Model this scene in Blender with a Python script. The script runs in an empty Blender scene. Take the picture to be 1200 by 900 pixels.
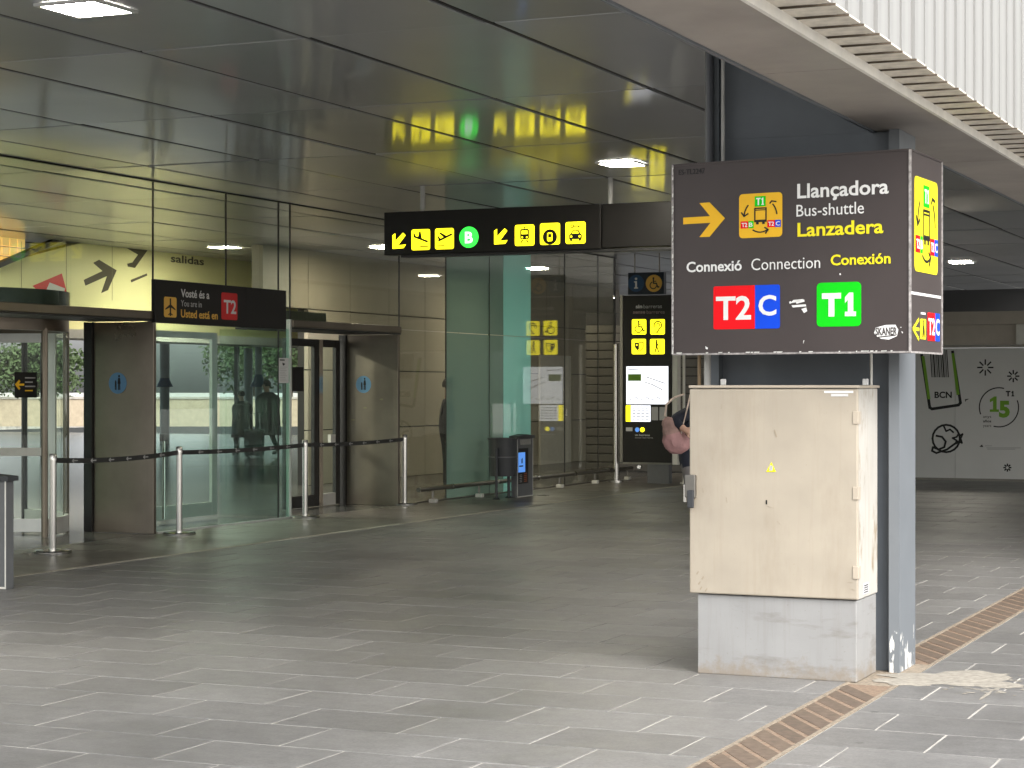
import bpy, bmesh, math, random
from mathutils import Vector, Matrix, noise
random.seed(7)
S = bpy.context.scene
COL = S.collection
R = math.radians
# ------------------------------------------------------------------ camera, sky, sun, exposure
YAW, FOC, PCX, PCY, EYE = R(23.77), 2350.0, 600.0, 455.0, 1.6
SA, CA = math.sin(YAW), math.cos(YAW)
cam_d = bpy.data.cameras.new('camera'); cam = bpy.data.objects.new('camera', cam_d); COL.objects.link(cam)
cam.location = (0, 0, EYE); cam.rotation_euler = (R(90), 0, YAW)
cam_d.sensor_width = 36; cam_d.lens = 36 * FOC / 1200; cam_d.shift_y = 5 / 1200
cam_d.clip_start = .1; cam_d.clip_end = 2000
S.camera = cam
SUN_AZ, SUN_EL = R(130), R(42)
W = bpy.data.worlds.new('World'); S.world = W; W.use_nodes = True
wn = W.node_tree; wn.nodes.clear()
sky = wn.nodes.new('ShaderNodeTexSky'); sky.sky_type = 'NISHITA'; sky.sun_disc = False
sky.sun_elevation = SUN_EL; sky.sun_rotation = SUN_AZ; sky.dust_density = 4; sky.air_density = 1
hs = wn.nodes.new('ShaderNodeHueSaturation'); hs.inputs['Saturation'].default_value = .26
bg = wn.nodes.new('ShaderNodeBackground'); bg.inputs['Strength'].default_value = .15
wo = wn.nodes.new('ShaderNodeOutputWorld')
wn.links.new(sky.outputs[0], hs.inputs['Color']); wn.links.new(hs.outputs[0], bg.inputs[0]); wn.links.new(bg.outputs[0], wo.inputs[0])
sl = bpy.data.lights.new('sun', 'SUN'); sl.energy = .5; sl.angle = R(60); sl.color = (1, .96, .9)
so = bpy.data.objects.new('sun', sl); COL.objects.link(so)
sv = Vector((math.sin(SUN_AZ) * math.cos(SUN_EL), math.cos(SUN_AZ) * math.cos(SUN_EL), math.sin(SUN_EL)))
so.rotation_euler = sv.to_track_quat('Z', 'Y').to_euler(); so.location = (20, -10, 30)
vs = S.view_settings; vs.view_transform = 'Standard'; vs.look = 'None'; vs.gamma = 1; vs.exposure = 1.52
S.cycles.max_bounces = 10; S.cycles.transparent_max_bounces = 24
S.cycles.sample_clamp_indirect = 6

# ------------------------------------------------------------------ helpers
def ray(px, py):
    x = (px - PCX) / FOC; z = -(py - PCY) / FOC
    return Vector((-SA + x * CA, CA + x * SA, z))
def hit(px, py, axis, val):
    r = ray(px, py); o = Vector((0, 0, EYE)); t = (val - o[axis]) / r[axis]
    return o + r * t
def at_depth(px, py, d): return Vector((0, 0, EYE)) + ray(px, py) * d

class MB:
    def __init__(s): s.v = []; s.f = []; s.m = []
    def add(s, vs_, fs, mi=0):
        b = len(s.v); s.v += [tuple(v) for v in vs_]
        for f in fs: s.f.append([b + i for i in f]); s.m.append(mi)
        return s
    def box(s, x0, x1, y0, y1, z0, z1, mi=0, M=None):
        vs_ = [Vector((x, y, z)) for z in (z0, z1) for y in (y0, y1) for x in (x0, x1)]
        if M is not None: vs_ = [M @ v for v in vs_]
        return s.add(vs_, [(0, 2, 3, 1), (4, 5, 7, 6), (0, 1, 5, 4), (2, 6, 7, 3), (0, 4, 6, 2), (1, 3, 7, 5)], mi)
    def prism(s, base, top, mi=0):
        n = len(base)
        return s.add(list(base) + list(top), [list(range(n))[::-1], list(range(n, 2 * n))] + [(i, (i + 1) % n, n + (i + 1) % n, n + i) for i in range(n)], mi)
    def tube(s, pts, r, n=10, mi=0, caps=True):
        pts = [Vector(p) for p in pts]; rs = r if isinstance(r, (list, tuple)) else [r] * len(pts)
        rings = []
        for i, p in enumerate(pts):
            t = (pts[min(i + 1, len(pts) - 1)] - pts[max(i - 1, 0)]).normalized()
            a = t.cross(Vector((0, 0, 1)) if abs(t.z) < .9 else Vector((1, 0, 0))).normalized(); b = t.cross(a)
            rings.append([p + (a * math.cos(2 * math.pi * k / n) + b * math.sin(2 * math.pi * k / n)) * rs[i] for k in range(n)])
        vs_ = [v for rg in rings for v in rg]
        fs = [(i * n + k, i * n + (k + 1) % n, (i + 1) * n + (k + 1) % n, (i + 1) * n + k) for i in range(len(pts) - 1) for k in range(n)]
        if caps: fs += [list(range(n)), list(range((len(pts) - 1) * n, len(pts) * n))]
        return s.add(vs_, fs, mi)
    def lathe(s, prof, c=(0, 0, 0), n=28, a0=0, a1=2 * math.pi, mi=0):
        full = abs(a1 - a0 - 2 * math.pi) < 1e-6; k = n if full else n + 1
        vs_ = [Vector((c[0] + r * math.cos(a0 + (a1 - a0) * i / n), c[1] + r * math.sin(a0 + (a1 - a0) * i / n), c[2] + z)) for i in range(k) for r, z in prof]
        m = len(prof); fs = []
        for i in range(n):
            j = (i + 1) % k
            for q in range(m - 1): fs.append((i * m + q, j * m + q, j * m + q + 1, i * m + q + 1))
        return s.add(vs_, fs, mi)
    def mesh(s, name, mats, smooth=False):
        me = bpy.data.meshes.new(name); me.from_pydata(s.v, [], s.f)
        for m in (mats if isinstance(mats, (list, tuple)) else [mats]): me.materials.append(m)
        if any(s.m): me.polygons.foreach_set('material_index', s.m)
        bm = bmesh.new(); bm.from_mesh(me); bmesh.ops.recalc_face_normals(bm, faces=bm.faces); bm.to_mesh(me); bm.free()
        if smooth:
            me.polygons.foreach_set('use_smooth', [True] * len(me.polygons)); me.set_sharp_from_angle(angle=R(35))
        return me
    def build(s, name, mats, parent=None, smooth=False, bevel=0):
        o = bpy.data.objects.new(name, s.mesh(name, mats, smooth)); COL.objects.link(o)
        if parent: o.parent = parent
        if bevel:
            b = o.modifiers.new('bevel', 'BEVEL'); b.width = bevel; b.segments = 2; b.limit_method = 'ANGLE'
        return o
def tag(o, label=None, cat=None, group=None, kind=None):
    if label: o['label'] = label
    if cat: o['category'] = cat
    if group: o['group'] = group
    if kind: o['kind'] = kind
    return o
def thing(name, label, cat, group=None, loc=(0, 0, 0), rz=0):
    o = bpy.data.objects.new(name, None); COL.objects.link(o); o.location = loc; o.rotation_euler = (0, 0, rz); o.empty_display_size = .2
    return tag(o, label, cat, group)
def put(name, me, parent, loc=(0, 0, 0), rz=0):
    o = bpy.data.objects.new(name, me); COL.objects.link(o); o.location = loc; o.rotation_euler = (0, 0, rz)
    if parent: o.parent = parent
    return o
def copy_tree(o, parent=None):
    c = o.copy(); COL.objects.link(c)
    if parent: c.parent = parent
    for ch in list(o.children): copy_tree(ch, c)
    return c

# ------------------------------------------------------------------ materials
def newmat(name):
    m = bpy.data.materials.new(name); m.use_nodes = True; nt = m.node_tree
    return m, nt, nt.nodes['Principled BSDF']
def N(nt, t, **kw):
    n = nt.nodes.new(t)
    for k, v in kw.items():
        if k in n.inputs.keys(): n.inputs[k].default_value = v
        else: setattr(n, k, v)
    return n
def pbr(name, col, rough=.5, metal=0, var=.12, scale=6, bump=0, bscale=80, stretch=(1, 1, 1), spec=.5, rvar=0, coat=0, aniso=0):
    """plain surface with grain: colour noise of +-var, optional fine bump"""
    m, nt, p = newmat(name); L = nt.links
    tc = N(nt, 'ShaderNodeTexCoord'); mp = N(nt, 'ShaderNodeMapping'); mp.inputs['Scale'].default_value = stretch
    L.new(tc.outputs['Object'], mp.inputs[0])
    n1 = N(nt, 'ShaderNodeTexNoise', Scale=scale, Detail=6.0, Roughness=.6); L.new(mp.outputs[0], n1.inputs['Vector'])
    rp = N(nt, 'ShaderNodeValToRGB'); e = rp.color_ramp.elements
    e[0].position = .3; e[1].position = .7
    e[0].color = (*[c * (1 - var) for c in col], 1); e[1].color = (*[min(1, c * (1 + var)) for c in col], 1)
    L.new(n1.outputs['Fac'], rp.inputs[0]); L.new(rp.outputs[0], p.inputs['Base Color'])
    p.inputs['Roughness'].default_value = rough; p.inputs['Metallic'].default_value = metal
    p.inputs['Specular IOR Level'].default_value = spec; p.inputs['Coat Weight'].default_value = coat
    p.inputs['Anisotropic'].default_value = aniso
    if rvar:
        mr = N(nt, 'ShaderNodeMapRange'); mr.inputs[1].default_value = .3; mr.inputs[2].default_value = .7
        mr.inputs[3].default_value = rough - rvar; mr.inputs[4].default_value = rough + rvar
        L.new(n1.outputs['Fac'], mr.inputs[0]); L.new(mr.outputs[0], p.inputs['Roughness'])
    if bump:
        n2 = N(nt, 'ShaderNodeTexNoise', Scale=bscale, Detail=3.0); L.new(mp.outputs[0], n2.inputs['Vector'])
        b = N(nt, 'ShaderNodeBump', Strength=bump, Distance=.01); L.new(n2.outputs['Fac'], b.inputs['Height']); L.new(b.outputs[0], p.inputs['Normal'])
    return m
def paint(name, col, rough=.4, emit=0):
    m, nt, p = newmat(name); p.inputs['Base Color'].default_value = (*col, 1); p.inputs['Roughness'].default_value = rough; p.inputs['Specular IOR Level'].default_value = .25
    n1 = N(nt, 'ShaderNodeTexNoise', Scale=40.0, Detail=4.0); mr = N(nt, 'ShaderNodeMapRange')
    mr.inputs[3].default_value = max(.05, rough - .12); mr.inputs[4].default_value = rough + .12
    nt.links.new(n1.outputs['Fac'], mr.inputs[0]); nt.links.new(mr.outputs[0], p.inputs['Roughness'])
    if emit:
        p.inputs['Emission Color'].default_value = (*col, 1); p.inputs['Emission Strength'].default_value = emit
    return m
def glass(name, tint=(.8, .9, .87), reflection=None, amount=0, rough=0.0, f0=.045, refl=1.0):
    """flat architectural glass: clear tint plus an angle-dependent mirror, optional milky film"""
    m, nt, p = newmat(name); nt.nodes.remove(p); L = nt.links
    out = nt.nodes['Material Output']
    g = N(nt, 'ShaderNodeNewGeometry'); dt = N(nt, 'ShaderNodeVectorMath', operation='DOT_PRODUCT')
    L.new(g.outputs['Normal'], dt.inputs[0]); L.new(g.outputs['Incoming'], dt.inputs[1])
    ab = N(nt, 'ShaderNodeMath', operation='ABSOLUTE'); L.new(dt.outputs['Value'], ab.inputs[0])
    om = N(nt, 'ShaderNodeMath', operation='SUBTRACT'); om.inputs[0].default_value = 1; L.new(ab.outputs[0], om.inputs[1])
    pw = N(nt, 'ShaderNodeMath', operation='POWER'); L.new(om.outputs[0], pw.inputs[0]); pw.inputs[1].default_value = 5
    ma = N(nt, 'ShaderNodeMath', operation='MULTIPLY_ADD'); L.new(pw.outputs[0], ma.inputs[0]); ma.inputs[1].default_value = 1 - f0; ma.inputs[2].default_value = f0
    tr = N(nt, 'ShaderNodeBsdfTransparent'); tr.inputs[0].default_value = (*tint, 1)
    gl = N(nt, 'ShaderNodeBsdfGlossy'); gl.inputs['Roughness'].default_value = rough
    base = tr
    if reflection:
        df = N(nt, 'ShaderNodeBsdfDiffuse'); df.inputs[0].default_value = (*reflection, 1)
        tl = N(nt, 'ShaderNodeBsdfTranslucent'); tl.inputs[0].default_value = (*reflection, 1)
        a = N(nt, 'ShaderNodeAddShader'); L.new(df.outputs[0], a.inputs[0]); L.new(tl.outputs[0], a.inputs[1])
        mx = N(nt, 'ShaderNodeMixShader'); mx.inputs[0].default_value = amount
        L.new(tr.outputs[0], mx.inputs[1]); L.new(a.outputs[0], mx.inputs[2]); base = mx
    rs = N(nt, 'ShaderNodeMath', operation='MULTIPLY'); rs.inputs[1].default_value = refl; L.new(ma.outputs[0], rs.inputs[0])
    mix = N(nt, 'ShaderNodeMixShader'); L.new(rs.outputs[0], mix.inputs[0]); L.new(base.outputs[0], mix.inputs[1]); L.new(gl.outputs[0], mix.inputs[2])
    L.new(mix.outputs[0], out.inputs['Surface'])
    return m
def emitter(name, col, st):
    m, nt, p = newmat(name); p.inputs['Base Color'].default_value = (.8, .8, .8, 1)
    p.inputs['Emission Color'].default_value = (*col, 1); p.inputs['Emission Strength'].default_value = st
    return m

def tile_mat(name, col, vary=.16, rough=.5):
    m, nt, p = newmat(name); L = nt.links
    g = N(nt, 'ShaderNodeNewGeometry'); oi = N(nt, 'ShaderNodeObjectInfo')
    ad = N(nt, 'ShaderNodeMath', operation='ADD'); L.new(g.outputs['Random Per Island'], ad.inputs[0]); L.new(oi.outputs['Random'], ad.inputs[1])
    fr = N(nt, 'ShaderNodeMath', operation='FRACT'); L.new(ad.outputs[0], fr.inputs[0])
    n1 = N(nt, 'ShaderNodeTexNoise', Scale=1.1, Detail=8.0, Roughness=.65); L.new(g.outputs['Position'], n1.inputs['Vector'])
    n2 = N(nt, 'ShaderNodeTexNoise', Scale=55.0, Detail=6.0, Roughness=.7); L.new(g.outputs['Position'], n2.inputs['Vector'])
    mp = N(nt, 'ShaderNodeMapping'); mp.inputs['Scale'].default_value = (2.2, 14, 1); L.new(g.outputs['Position'], mp.inputs[0])
    n3 = N(nt, 'ShaderNodeTexNoise', Scale=1.6, Detail=7.0, Roughness=.7); L.new(mp.outputs[0], n3.inputs['Vector'])
    def mr(src, a, b, lo=.25, hi=.75):
        q = N(nt, 'ShaderNodeMapRange'); q.inputs[1].default_value = lo; q.inputs[2].default_value = hi; q.inputs[3].default_value = a; q.inputs[4].default_value = b
        L.new(src, q.inputs[0]); return q.outputs[0]
    def mul(a, b):
        q = N(nt, 'ShaderNodeMath', operation='MULTIPLY'); L.new(a, q.inputs[0]); L.new(b, q.inputs[1]); return q.outputs[0]
    f = mul(mul(mul(mr(fr.outputs[0], 1 - vary, 1 + vary, 0, 1), mr(n1.outputs['Fac'], .84, 1.16)), mr(n2.outputs['Fac'], .72, 1.28)), mr(n3.outputs['Fac'], .93, 1.07))
    n7 = N(nt, 'ShaderNodeTexNoise', Scale=9.0, Detail=8.0, Roughness=.75); L.new(g.outputs['Position'], n7.inputs['Vector'])
    f = mul(f, mr(n7.outputs['Fac'], .80, 1.20, .3, .7))
    vo = N(nt, 'ShaderNodeTexVoronoi', Scale=2.3); L.new(g.outputs['Position'], vo.inputs['Vector'])
    f = mul(f, mr(vo.outputs['Distance'], .62, 1, .035, .06))
    vm = N(nt, 'ShaderNodeVectorMath', operation='SCALE'); vm.inputs[0].default_value = col; L.new(f, vm.inputs['Scale'])
    L.new(vm.outputs[0], p.inputs['Base Color'])
    L.new(mr(n1.outputs['Fac'], rough - .12, rough + .14), p.inputs['Roughness'])
    b = N(nt, 'ShaderNodeBump', Strength=.25, Distance=.004); L.new(n2.outputs['Fac'], b.inputs['Height']); L.new(b.outputs[0], p.inputs['Normal'])
    return m

M = {}
M['tile'] = tile_mat('paving stone', (.180, .176, .170), .13, .45)
M['tile_in'] = tile_mat('entrance paving', (.135, .124, .11), .10, .34)
M['grout'] = pbr('pale grout', (.44, .42, .38), .9, var=.35, scale=3)
M['kerb'] = pbr('pale kerb stone', (.40, .37, .32), .6, var=.2, scale=5, bump=.2)
M['asphalt'] = pbr('asphalt', (.06, .06, .058), .9, var=.2, bump=.3)
M['floor_in'] = pbr('polished floor', (.085, .083, .079), .22, var=.1, scale=2)
M['black'] = pbr('black metal', (.015, .015, .015), .45, var=.2)
M['joint'] = paint('black gasket', (.03, .03, .03), .5)
M['dark_rail'] = pbr('dark ceiling rail', (.02, .02, .02), .6)
M['steel'] = pbr('brushed steel', (.55, .54, .51), .27, metal=1, var=.08, scale=4, stretch=(1, 1, 30))
M['panel_steel'] = pbr('brushed steel panel', (.20, .172, .138), .33, metal=1, var=.16, scale=1.6, bump=.06, bscale=3, rvar=.06)
M['chrome'] = pbr('polished steel', (.56, .55, .52), .2, metal=1, var=.05)
M['silver'] = pbr('silver anodised frame', (.62, .63, .61), .4, metal=.6, var=.05)
M['pale'] = pbr('pale painted metal', (.66, .65, .60), .5, var=.08)
M['soffit'] = pbr('soffit render', (.30, .272, .247), .55, var=.16, scale=1.4, bump=.1)
M['roof'] = pbr('roof slab', (.25, .25, .24), .9)
M['white_fascia'] = pbr('white ribbed sheet', (.29, .29, .28), .6, var=.11, scale=2, stretch=(4, 4, .35))
M['rib_foot'] = pbr('stained bounce lit rib end', (.60, .555, .48), .7, var=.22, scale=14)  # light bounced up from the ground is put into this paler foot colour
M['trim_white'] = pbr('white drip trim', (.70, .68, .63), .5, var=.1)
M['col'] = pbr('blue grey steel paint', (.105, .120, .136), .5, var=.1, scale=3, bump=.05)
M['pipe_dark'] = pbr('dark pipe', (.07, .075, .085), .4, var=.1)
M['pipe_light'] = pbr('light grey pipe', (.45, .45, .43), .45, var=.1)
M['brown'] = pbr('sign brown enamel', (.058, .047, .045), .42, var=.07, scale=2, spec=.3)
M['sign_black'] = pbr('sign black face', (.012, .011, .010), .42, var=.1, spec=.25)
M['worn'] = pbr('worn sign edge', (.30, .28, .27), .5, var=.5, scale=40)
M['white'] = paint('white print', (.82, .82, .80), .4)
M['grey_print'] = paint('grey print', (.42, .42, .42), .4)
M['yellow'] = paint('yellow print', (.90, .78, .02), .4)
M['amber'] = paint('amber print', (.88, .50, .02), .4)
M['red'] = paint('red print', (.85, .0, .006), .5)
M['blue'] = paint('blue print', (.0, .065, .72), .5)
M['green'] = paint('green print', (.0, .62, .005), .5)
M['ink'] = paint('black print', (.012, .012, .012), .4)
M['lit_yellow'] = paint('backlit yellow', (.93, .80, .01), .3, 1.0)
M['lit_green'] = paint('backlit green', (.03, .75, .05), .3, .8)
M['lit_white'] = paint('backlit white', (.80, .82, .88), .3, .55)
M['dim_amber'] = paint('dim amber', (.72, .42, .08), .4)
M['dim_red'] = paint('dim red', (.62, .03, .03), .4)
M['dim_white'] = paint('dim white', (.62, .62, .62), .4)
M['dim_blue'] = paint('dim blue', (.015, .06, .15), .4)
M['sky_blue'] = paint('sky blue sticker', (.12, .26, .42), .4)
M['screen'] = paint('blue screen', (.10, .28, .75), .3, .3)
M['cream'] = pbr('cream grp door', (.42, .365, .29), .55, var=.09, scale=2.5, bump=.06, bscale=120)
M['grp_grey'] = pbr('light grey grp', (.42, .42, .41), .7, var=.1, scale=4, bump=.1)
M['dark_plastic'] = pbr('dark plastic', (.035, .038, .042), .5, var=.1, bump=.05)
M['bin_grey'] = pbr('bin grey', (.115, .12, .125), .5, var=.08)
M['rail_metal'] = pbr('dull rail', (.20, .19, .17), .35, metal=.8, var=.1)
M['hoard'] = pbr('white hoarding', (.56, .56, .55), .6, var=.04, scale=1.2)
M['beige'] = pbr('beige beam paint', (.44, .40, .345), .6, var=.05)
M['wall_beige'] = pbr('beige wall panel', (.37, .34, .275), .5, var=.06, scale=2)
M['olive'] = pbr('olive wall', (.22, .20, .11), .6, var=.06)
M['lime'] = pbr('lime yellow wall', (.84, .81, .43), .55, var=.04, scale=1)
M['dark_olive'] = paint('olive print', (.10, .09, .06), .5)
M['shutter'] = pbr('shutter slat', (.085, .08, .07), .5, var=.08)
M['amber_block'] = pbr('amber glass block', (.85, .58, .22), .3, var=.1)
M['amber_block'].node_tree.nodes['Principled BSDF'].inputs['Emission Color'].default_value = (.9, .6, .2, 1); M['amber_block'].node_tree.nodes['Principled BSDF'].inputs['Emission Strength'].default_value = .22  # glow put into the blocks in place of light from behind
M['rust'] = pbr('rusty grate', (.23, .145, .095), .8, var=.3, scale=30, bump=.4, bscale=200)
def grate_mat():
    m, nt, p = newmat('slotted rusty plate'); L = nt.links
    g = N(nt, 'ShaderNodeNewGeometry'); oi = N(nt, 'ShaderNodeObjectInfo')
    sp = N(nt, 'ShaderNodeSeparateXYZ'); L.new(g.outputs['Position'], sp.inputs[0])
    w = N(nt, 'ShaderNodeMath', operation='MULTIPLY'); w.inputs[1].default_value = 2 * math.pi / .026; L.new(sp.outputs[1], w.inputs[0])
    sn = N(nt, 'ShaderNodeMath', operation='SINE'); L.new(w.outputs[0], sn.inputs[0])
    mr = N(nt, 'ShaderNodeMapRange'); mr.inputs[1].default_value = .2; mr.inputs[2].default_value = .6; L.new(sn.outputs[0], mr.inputs[0])
    n1 = N(nt, 'ShaderNodeTexNoise', Scale=22.0, Detail=6.0); L.new(g.outputs['Position'], n1.inputs['Vector'])
    rp = N(nt, 'ShaderNodeValToRGB'); rp.color_ramp.elements[0].position = .3; rp.color_ramp.elements[1].position = .72
    rp.color_ramp.elements[0].color = (.065, .045, .033, 1); rp.color_ramp.elements[1].color = (.155, .108, .078, 1); L.new(n1.outputs['Fac'], rp.inputs[0])
    mx = N(nt, 'ShaderNodeMix', data_type='RGBA'); L.new(mr.outputs[0], mx.inputs[0]); L.new(rp.outputs[0], mx.inputs[6]); mx.inputs[7].default_value = (.19, .15, .11, 1)
    r2 = N(nt, 'ShaderNodeMapRange'); r2.inputs[3].default_value = .88; r2.inputs[4].default_value = 1.12; L.new(oi.outputs['Random'], r2.inputs[0])
    vm = N(nt, 'ShaderNodeVectorMath', operation='SCALE'); L.new(mx.outputs[2], vm.inputs[0]); L.new(r2.outputs[0], vm.inputs['Scale'])
    L.new(vm.outputs[0], p.inputs['Base Color']); p.inputs['Roughness'].default_value = .85
    b = N(nt, 'ShaderNodeBump', Strength=.6, Distance=.004, invert=True); L.new(mr.outputs[0], b.inputs['Height']); L.new(b.outputs[0], p.inputs['Normal'])
    return m
M['grate'] = grate_mat()
M['sandy'] = pbr('sandy grit', (.27, .225, .17), .95, var=.4, scale=40, bump=.4)
M['sand_white'] = pbr('pale plaster dust', (.31, .285, .24), .95, var=.3, scale=25, bump=.3)
M['chip'] = pbr('chipped paint', (.66, .66, .62), .8, var=.1)
M['leaf'] = pbr('leaf green', (.045, .075, .022), .7, var=.4, scale=3)
M['bark'] = pbr('bark', (.09, .07, .05), .9, var=.3, bump=.4)
M['navy'] = pbr('navy cloth', (.012, .015, .026), .85, var=.25, bump=.2)
M['charcoal'] = pbr('charcoal cloth', (.020, .020, .022), .85, var=.2, bump=.2)
M['trouser'] = pbr('grey trouser cloth', (.15, .14, .135), .85, var=.15, bump=.2)
M['skin'] = pbr('skin', (.52, .31, .22), .55, var=.08, scale=12)
M['hair'] = pbr('dark hair', (.02, .014, .01), .6, var=.3, scale=50)
M['pink'] = pbr('dusty pink fabric', (.34, .185, .18), .75, var=.22, scale=9, bump=.3, bscale=25)
M['strap'] = pbr('pale strap', (.50, .40, .33), .8)
M['shoe'] = pbr('shoe', (.03, .03, .03), .6)
M['glass'] = glass('clear glass', (.92, .96, .93), refl=.5)
M['glass_bay'] = glass('green bay glass', (.87, .95, .925), f0=.05, refl=.8)
M['glass_warm'] = glass('dark warm glass', (.90, .90, .83), f0=.05, refl=.9)
M['reflection_faint'] = glass('faint teal film glass', (.66, .80, .74), reflection=(.155, .215, .195), amount=.45)  # sky reflection painted into the panes as a milky teal colour
M['reflection_teal'] = glass('teal film glass', (.5, .8, .76), reflection=(.31, .49, .47), amount=.62)
M['scuff'] = pbr('scuff brown', (.32, .27, .20), .7)
M['lamp'] = emitter('lamp diffuser', (1, .93, .78), 65)
M['lamp_fill'] = emitter('added fill lamp diffuser', (1, .96, .82), 150)  # for the extra lamps added beside the lime wall
M['lamp_in'] = emitter('indoor lamp diffuser', (1, .91, .76), 80)

# ceiling: satin aluminium with rolling streaks
def ceil_mat():
    m, nt, p = newmat('satin ceiling panel'); L = nt.links
    g = N(nt, 'ShaderNodeNewGeometry'); oi = N(nt, 'ShaderNodeObjectInfo')
    mp = N(nt, 'ShaderNodeMapping'); mp.inputs['Scale'].default_value = (18, .7, 1); L.new(g.outputs['Position'], mp.inputs[0])
    n1 = N(nt, 'ShaderNodeTexNoise', Scale=3.0, Detail=5.0); L.new(mp.outputs[0], n1.inputs['Vector'])
    n2 = N(nt, 'ShaderNodeTexNoise', Scale=.9, Detail=4.0); L.new(g.outputs['Position'], n2.inputs['Vector'])
    mr = N(nt, 'ShaderNodeMapRange'); mr.inputs[3].default_value = .80; mr.inputs[4].default_value = 1.15; L.new(oi.outputs['Random'], mr.inputs[0])
    vm = N(nt, 'ShaderNodeVectorMath', operation='SCALE'); vm.inputs[0].default_value = (.43, .44, .465); L.new(mr.outputs[0], vm.inputs['Scale'])
    L.new(vm.outputs[0], p.inputs['Base Color']); p.inputs['Metallic'].default_value = .55; p.inputs['Coat Weight'].default_value = .42; p.inputs['Coat Roughness'].default_value = .03; p.inputs['Coat IOR'].default_value = 1.7
    r2 = N(nt, 'ShaderNodeMapRange'); r2.inputs[1].default_value = .3; r2.inputs[2].default_value = .7; r2.inputs[3].default_value = .30; r2.inputs[4].default_value = .38
    L.new(n2.outputs['Fac'], r2.inputs[0]); L.new(r2.outputs[0], p.inputs['Roughness'])
    b = N(nt, 'ShaderNodeBump', Strength=.04, Distance=.01); L.new(n1.outputs['Fac'], b.inputs['Height']); L.new(b.outputs[0], p.inputs['Normal']); L.new(b.outputs[0], p.inputs['Coat Normal'])
    return m
M['ceil'] = ceil_mat()
def stain_mat(name, base, dirt, zlo, zhi, scale, stretch, lo=.5, hi=.68, foot=0):
    """paint with its own dirt marks"""
    m, nt, p = newmat(name); L = nt.links
    g = N(nt, 'ShaderNodeNewGeometry'); mp = N(nt, 'ShaderNodeMapping'); mp.inputs['Scale'].default_value = stretch
    L.new(g.outputs['Position'], mp.inputs[0])
    n1 = N(nt, 'ShaderNodeTexNoise', Scale=scale, Detail=8.0, Roughness=.65); L.new(mp.outputs[0], n1.inputs['Vector'])
    r1 = N(nt, 'ShaderNodeMapRange'); r1.inputs[1].default_value = lo; r1.inputs[2].default_value = hi; L.new(n1.outputs['Fac'], r1.inputs[0])
    n2 = N(nt, 'ShaderNodeTexNoise', Scale=4.0, Detail=8.0); L.new(g.outputs['Position'], n2.inputs['Vector'])
    mx = N(nt, 'ShaderNodeMix', data_type='RGBA'); mx.inputs[6].default_value = (*base, 1); mx.inputs[7].default_value = (*dirt, 1); L.new(r1.outputs[0], mx.inputs[0])
    m2 = N(nt, 'ShaderNodeMix', data_type='RGBA', blend_type='MULTIPLY'); m2.inputs[0].default_value = .3; L.new(mx.outputs[2], m2.inputs[6]); L.new(n2.outputs['Fac'], m2.inputs[7])
    L.new(m2.outputs[2], p.inputs['Base Color']); n4 = N(nt, 'ShaderNodeTexNoise', Scale=70.0, Detail=4.0); L.new(g.outputs['Position'], n4.inputs['Vector'])
    r4 = N(nt, 'ShaderNodeMapRange'); r4.inputs[1].default_value = .66; r4.inputs[2].default_value = .74; r4.inputs[4].default_value = .5; L.new(n4.outputs['Fac'], r4.inputs[0])
    mp5 = N(nt, 'ShaderNodeMapping'); mp5.inputs['Scale'].default_value = (7, 7, .35); L.new(g.outputs['Position'], mp5.inputs[0])
    n5 = N(nt, 'ShaderNodeTexNoise', Scale=4.0, Detail=9.0, Roughness=.7); L.new(mp5.outputs[0], n5.inputs['Vector'])
    r5 = N(nt, 'ShaderNodeMapRange'); r5.inputs[1].default_value = .52; r5.inputs[2].default_value = .75; r5.inputs[4].default_value = .45; L.new(n5.outputs['Fac'], r5.inputs[0])
    mxx = N(nt, 'ShaderNodeMath', operation='MAXIMUM'); L.new(r4.outputs[0], mxx.inputs[0]); L.new(r5.outputs[0], mxx.inputs[1])
    m3 = N(nt, 'ShaderNodeMix', data_type='RGBA'); L.new(mxx.outputs[0], m3.inputs[0]); L.new(m2.outputs[2], m3.inputs[6]); m3.inputs[7].default_value = (*dirt, 1)
    L.new(m3.outputs[2], p.inputs['Base Color'])
    if foot:
        sx = N(nt, 'ShaderNodeSeparateXYZ'); L.new(g.outputs['Position'], sx.inputs[0])
        n6 = N(nt, 'ShaderNodeTexNoise', Scale=9.0, Detail=9.0, Roughness=.75); L.new(g.outputs['Position'], n6.inputs['Vector'])
        zr = N(nt, 'ShaderNodeMapRange'); zr.inputs[1].default_value = 0; zr.inputs[2].default_value = foot; zr.inputs[3].default_value = .20; zr.inputs[4].default_value = -.25; L.new(sx.outputs[2], zr.inputs[0])
        ad = N(nt, 'ShaderNodeMath', operation='ADD'); L.new(n6.outputs['Fac'], ad.inputs[0]); L.new(zr.outputs[0], ad.inputs[1])
        st = N(nt, 'ShaderNodeMapRange'); st.inputs[1].default_value = .50; st.inputs[2].default_value = .72; st.inputs[4].default_value = .7; L.new(ad.outputs[0], st.inputs[0])
        m6 = N(nt, 'ShaderNodeMix', data_type='RGBA'); L.new(st.outputs[0], m6.inputs[0]); L.new(m3.outputs[2], m6.inputs[6]); m6.inputs[7].default_value = (.22, .175, .125, 1); L.new(m6.outputs[2], p.inputs['Base Color'])
    p.inputs['Roughness'].default_value = .65
    b = N(nt, 'ShaderNodeBump', Strength=.15, Distance=.005); L.new(n1.outputs['Fac'], b.inputs['Height']); L.new(b.outputs[0], p.inputs['Normal'])
    return m
M['plinth'] = stain_mat('scuffed plinth', (.33, .33, .325), (.21, .195, .175), 0, 1, 3.2, (.8, .8, 3.6), .53, .74, .22)
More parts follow.
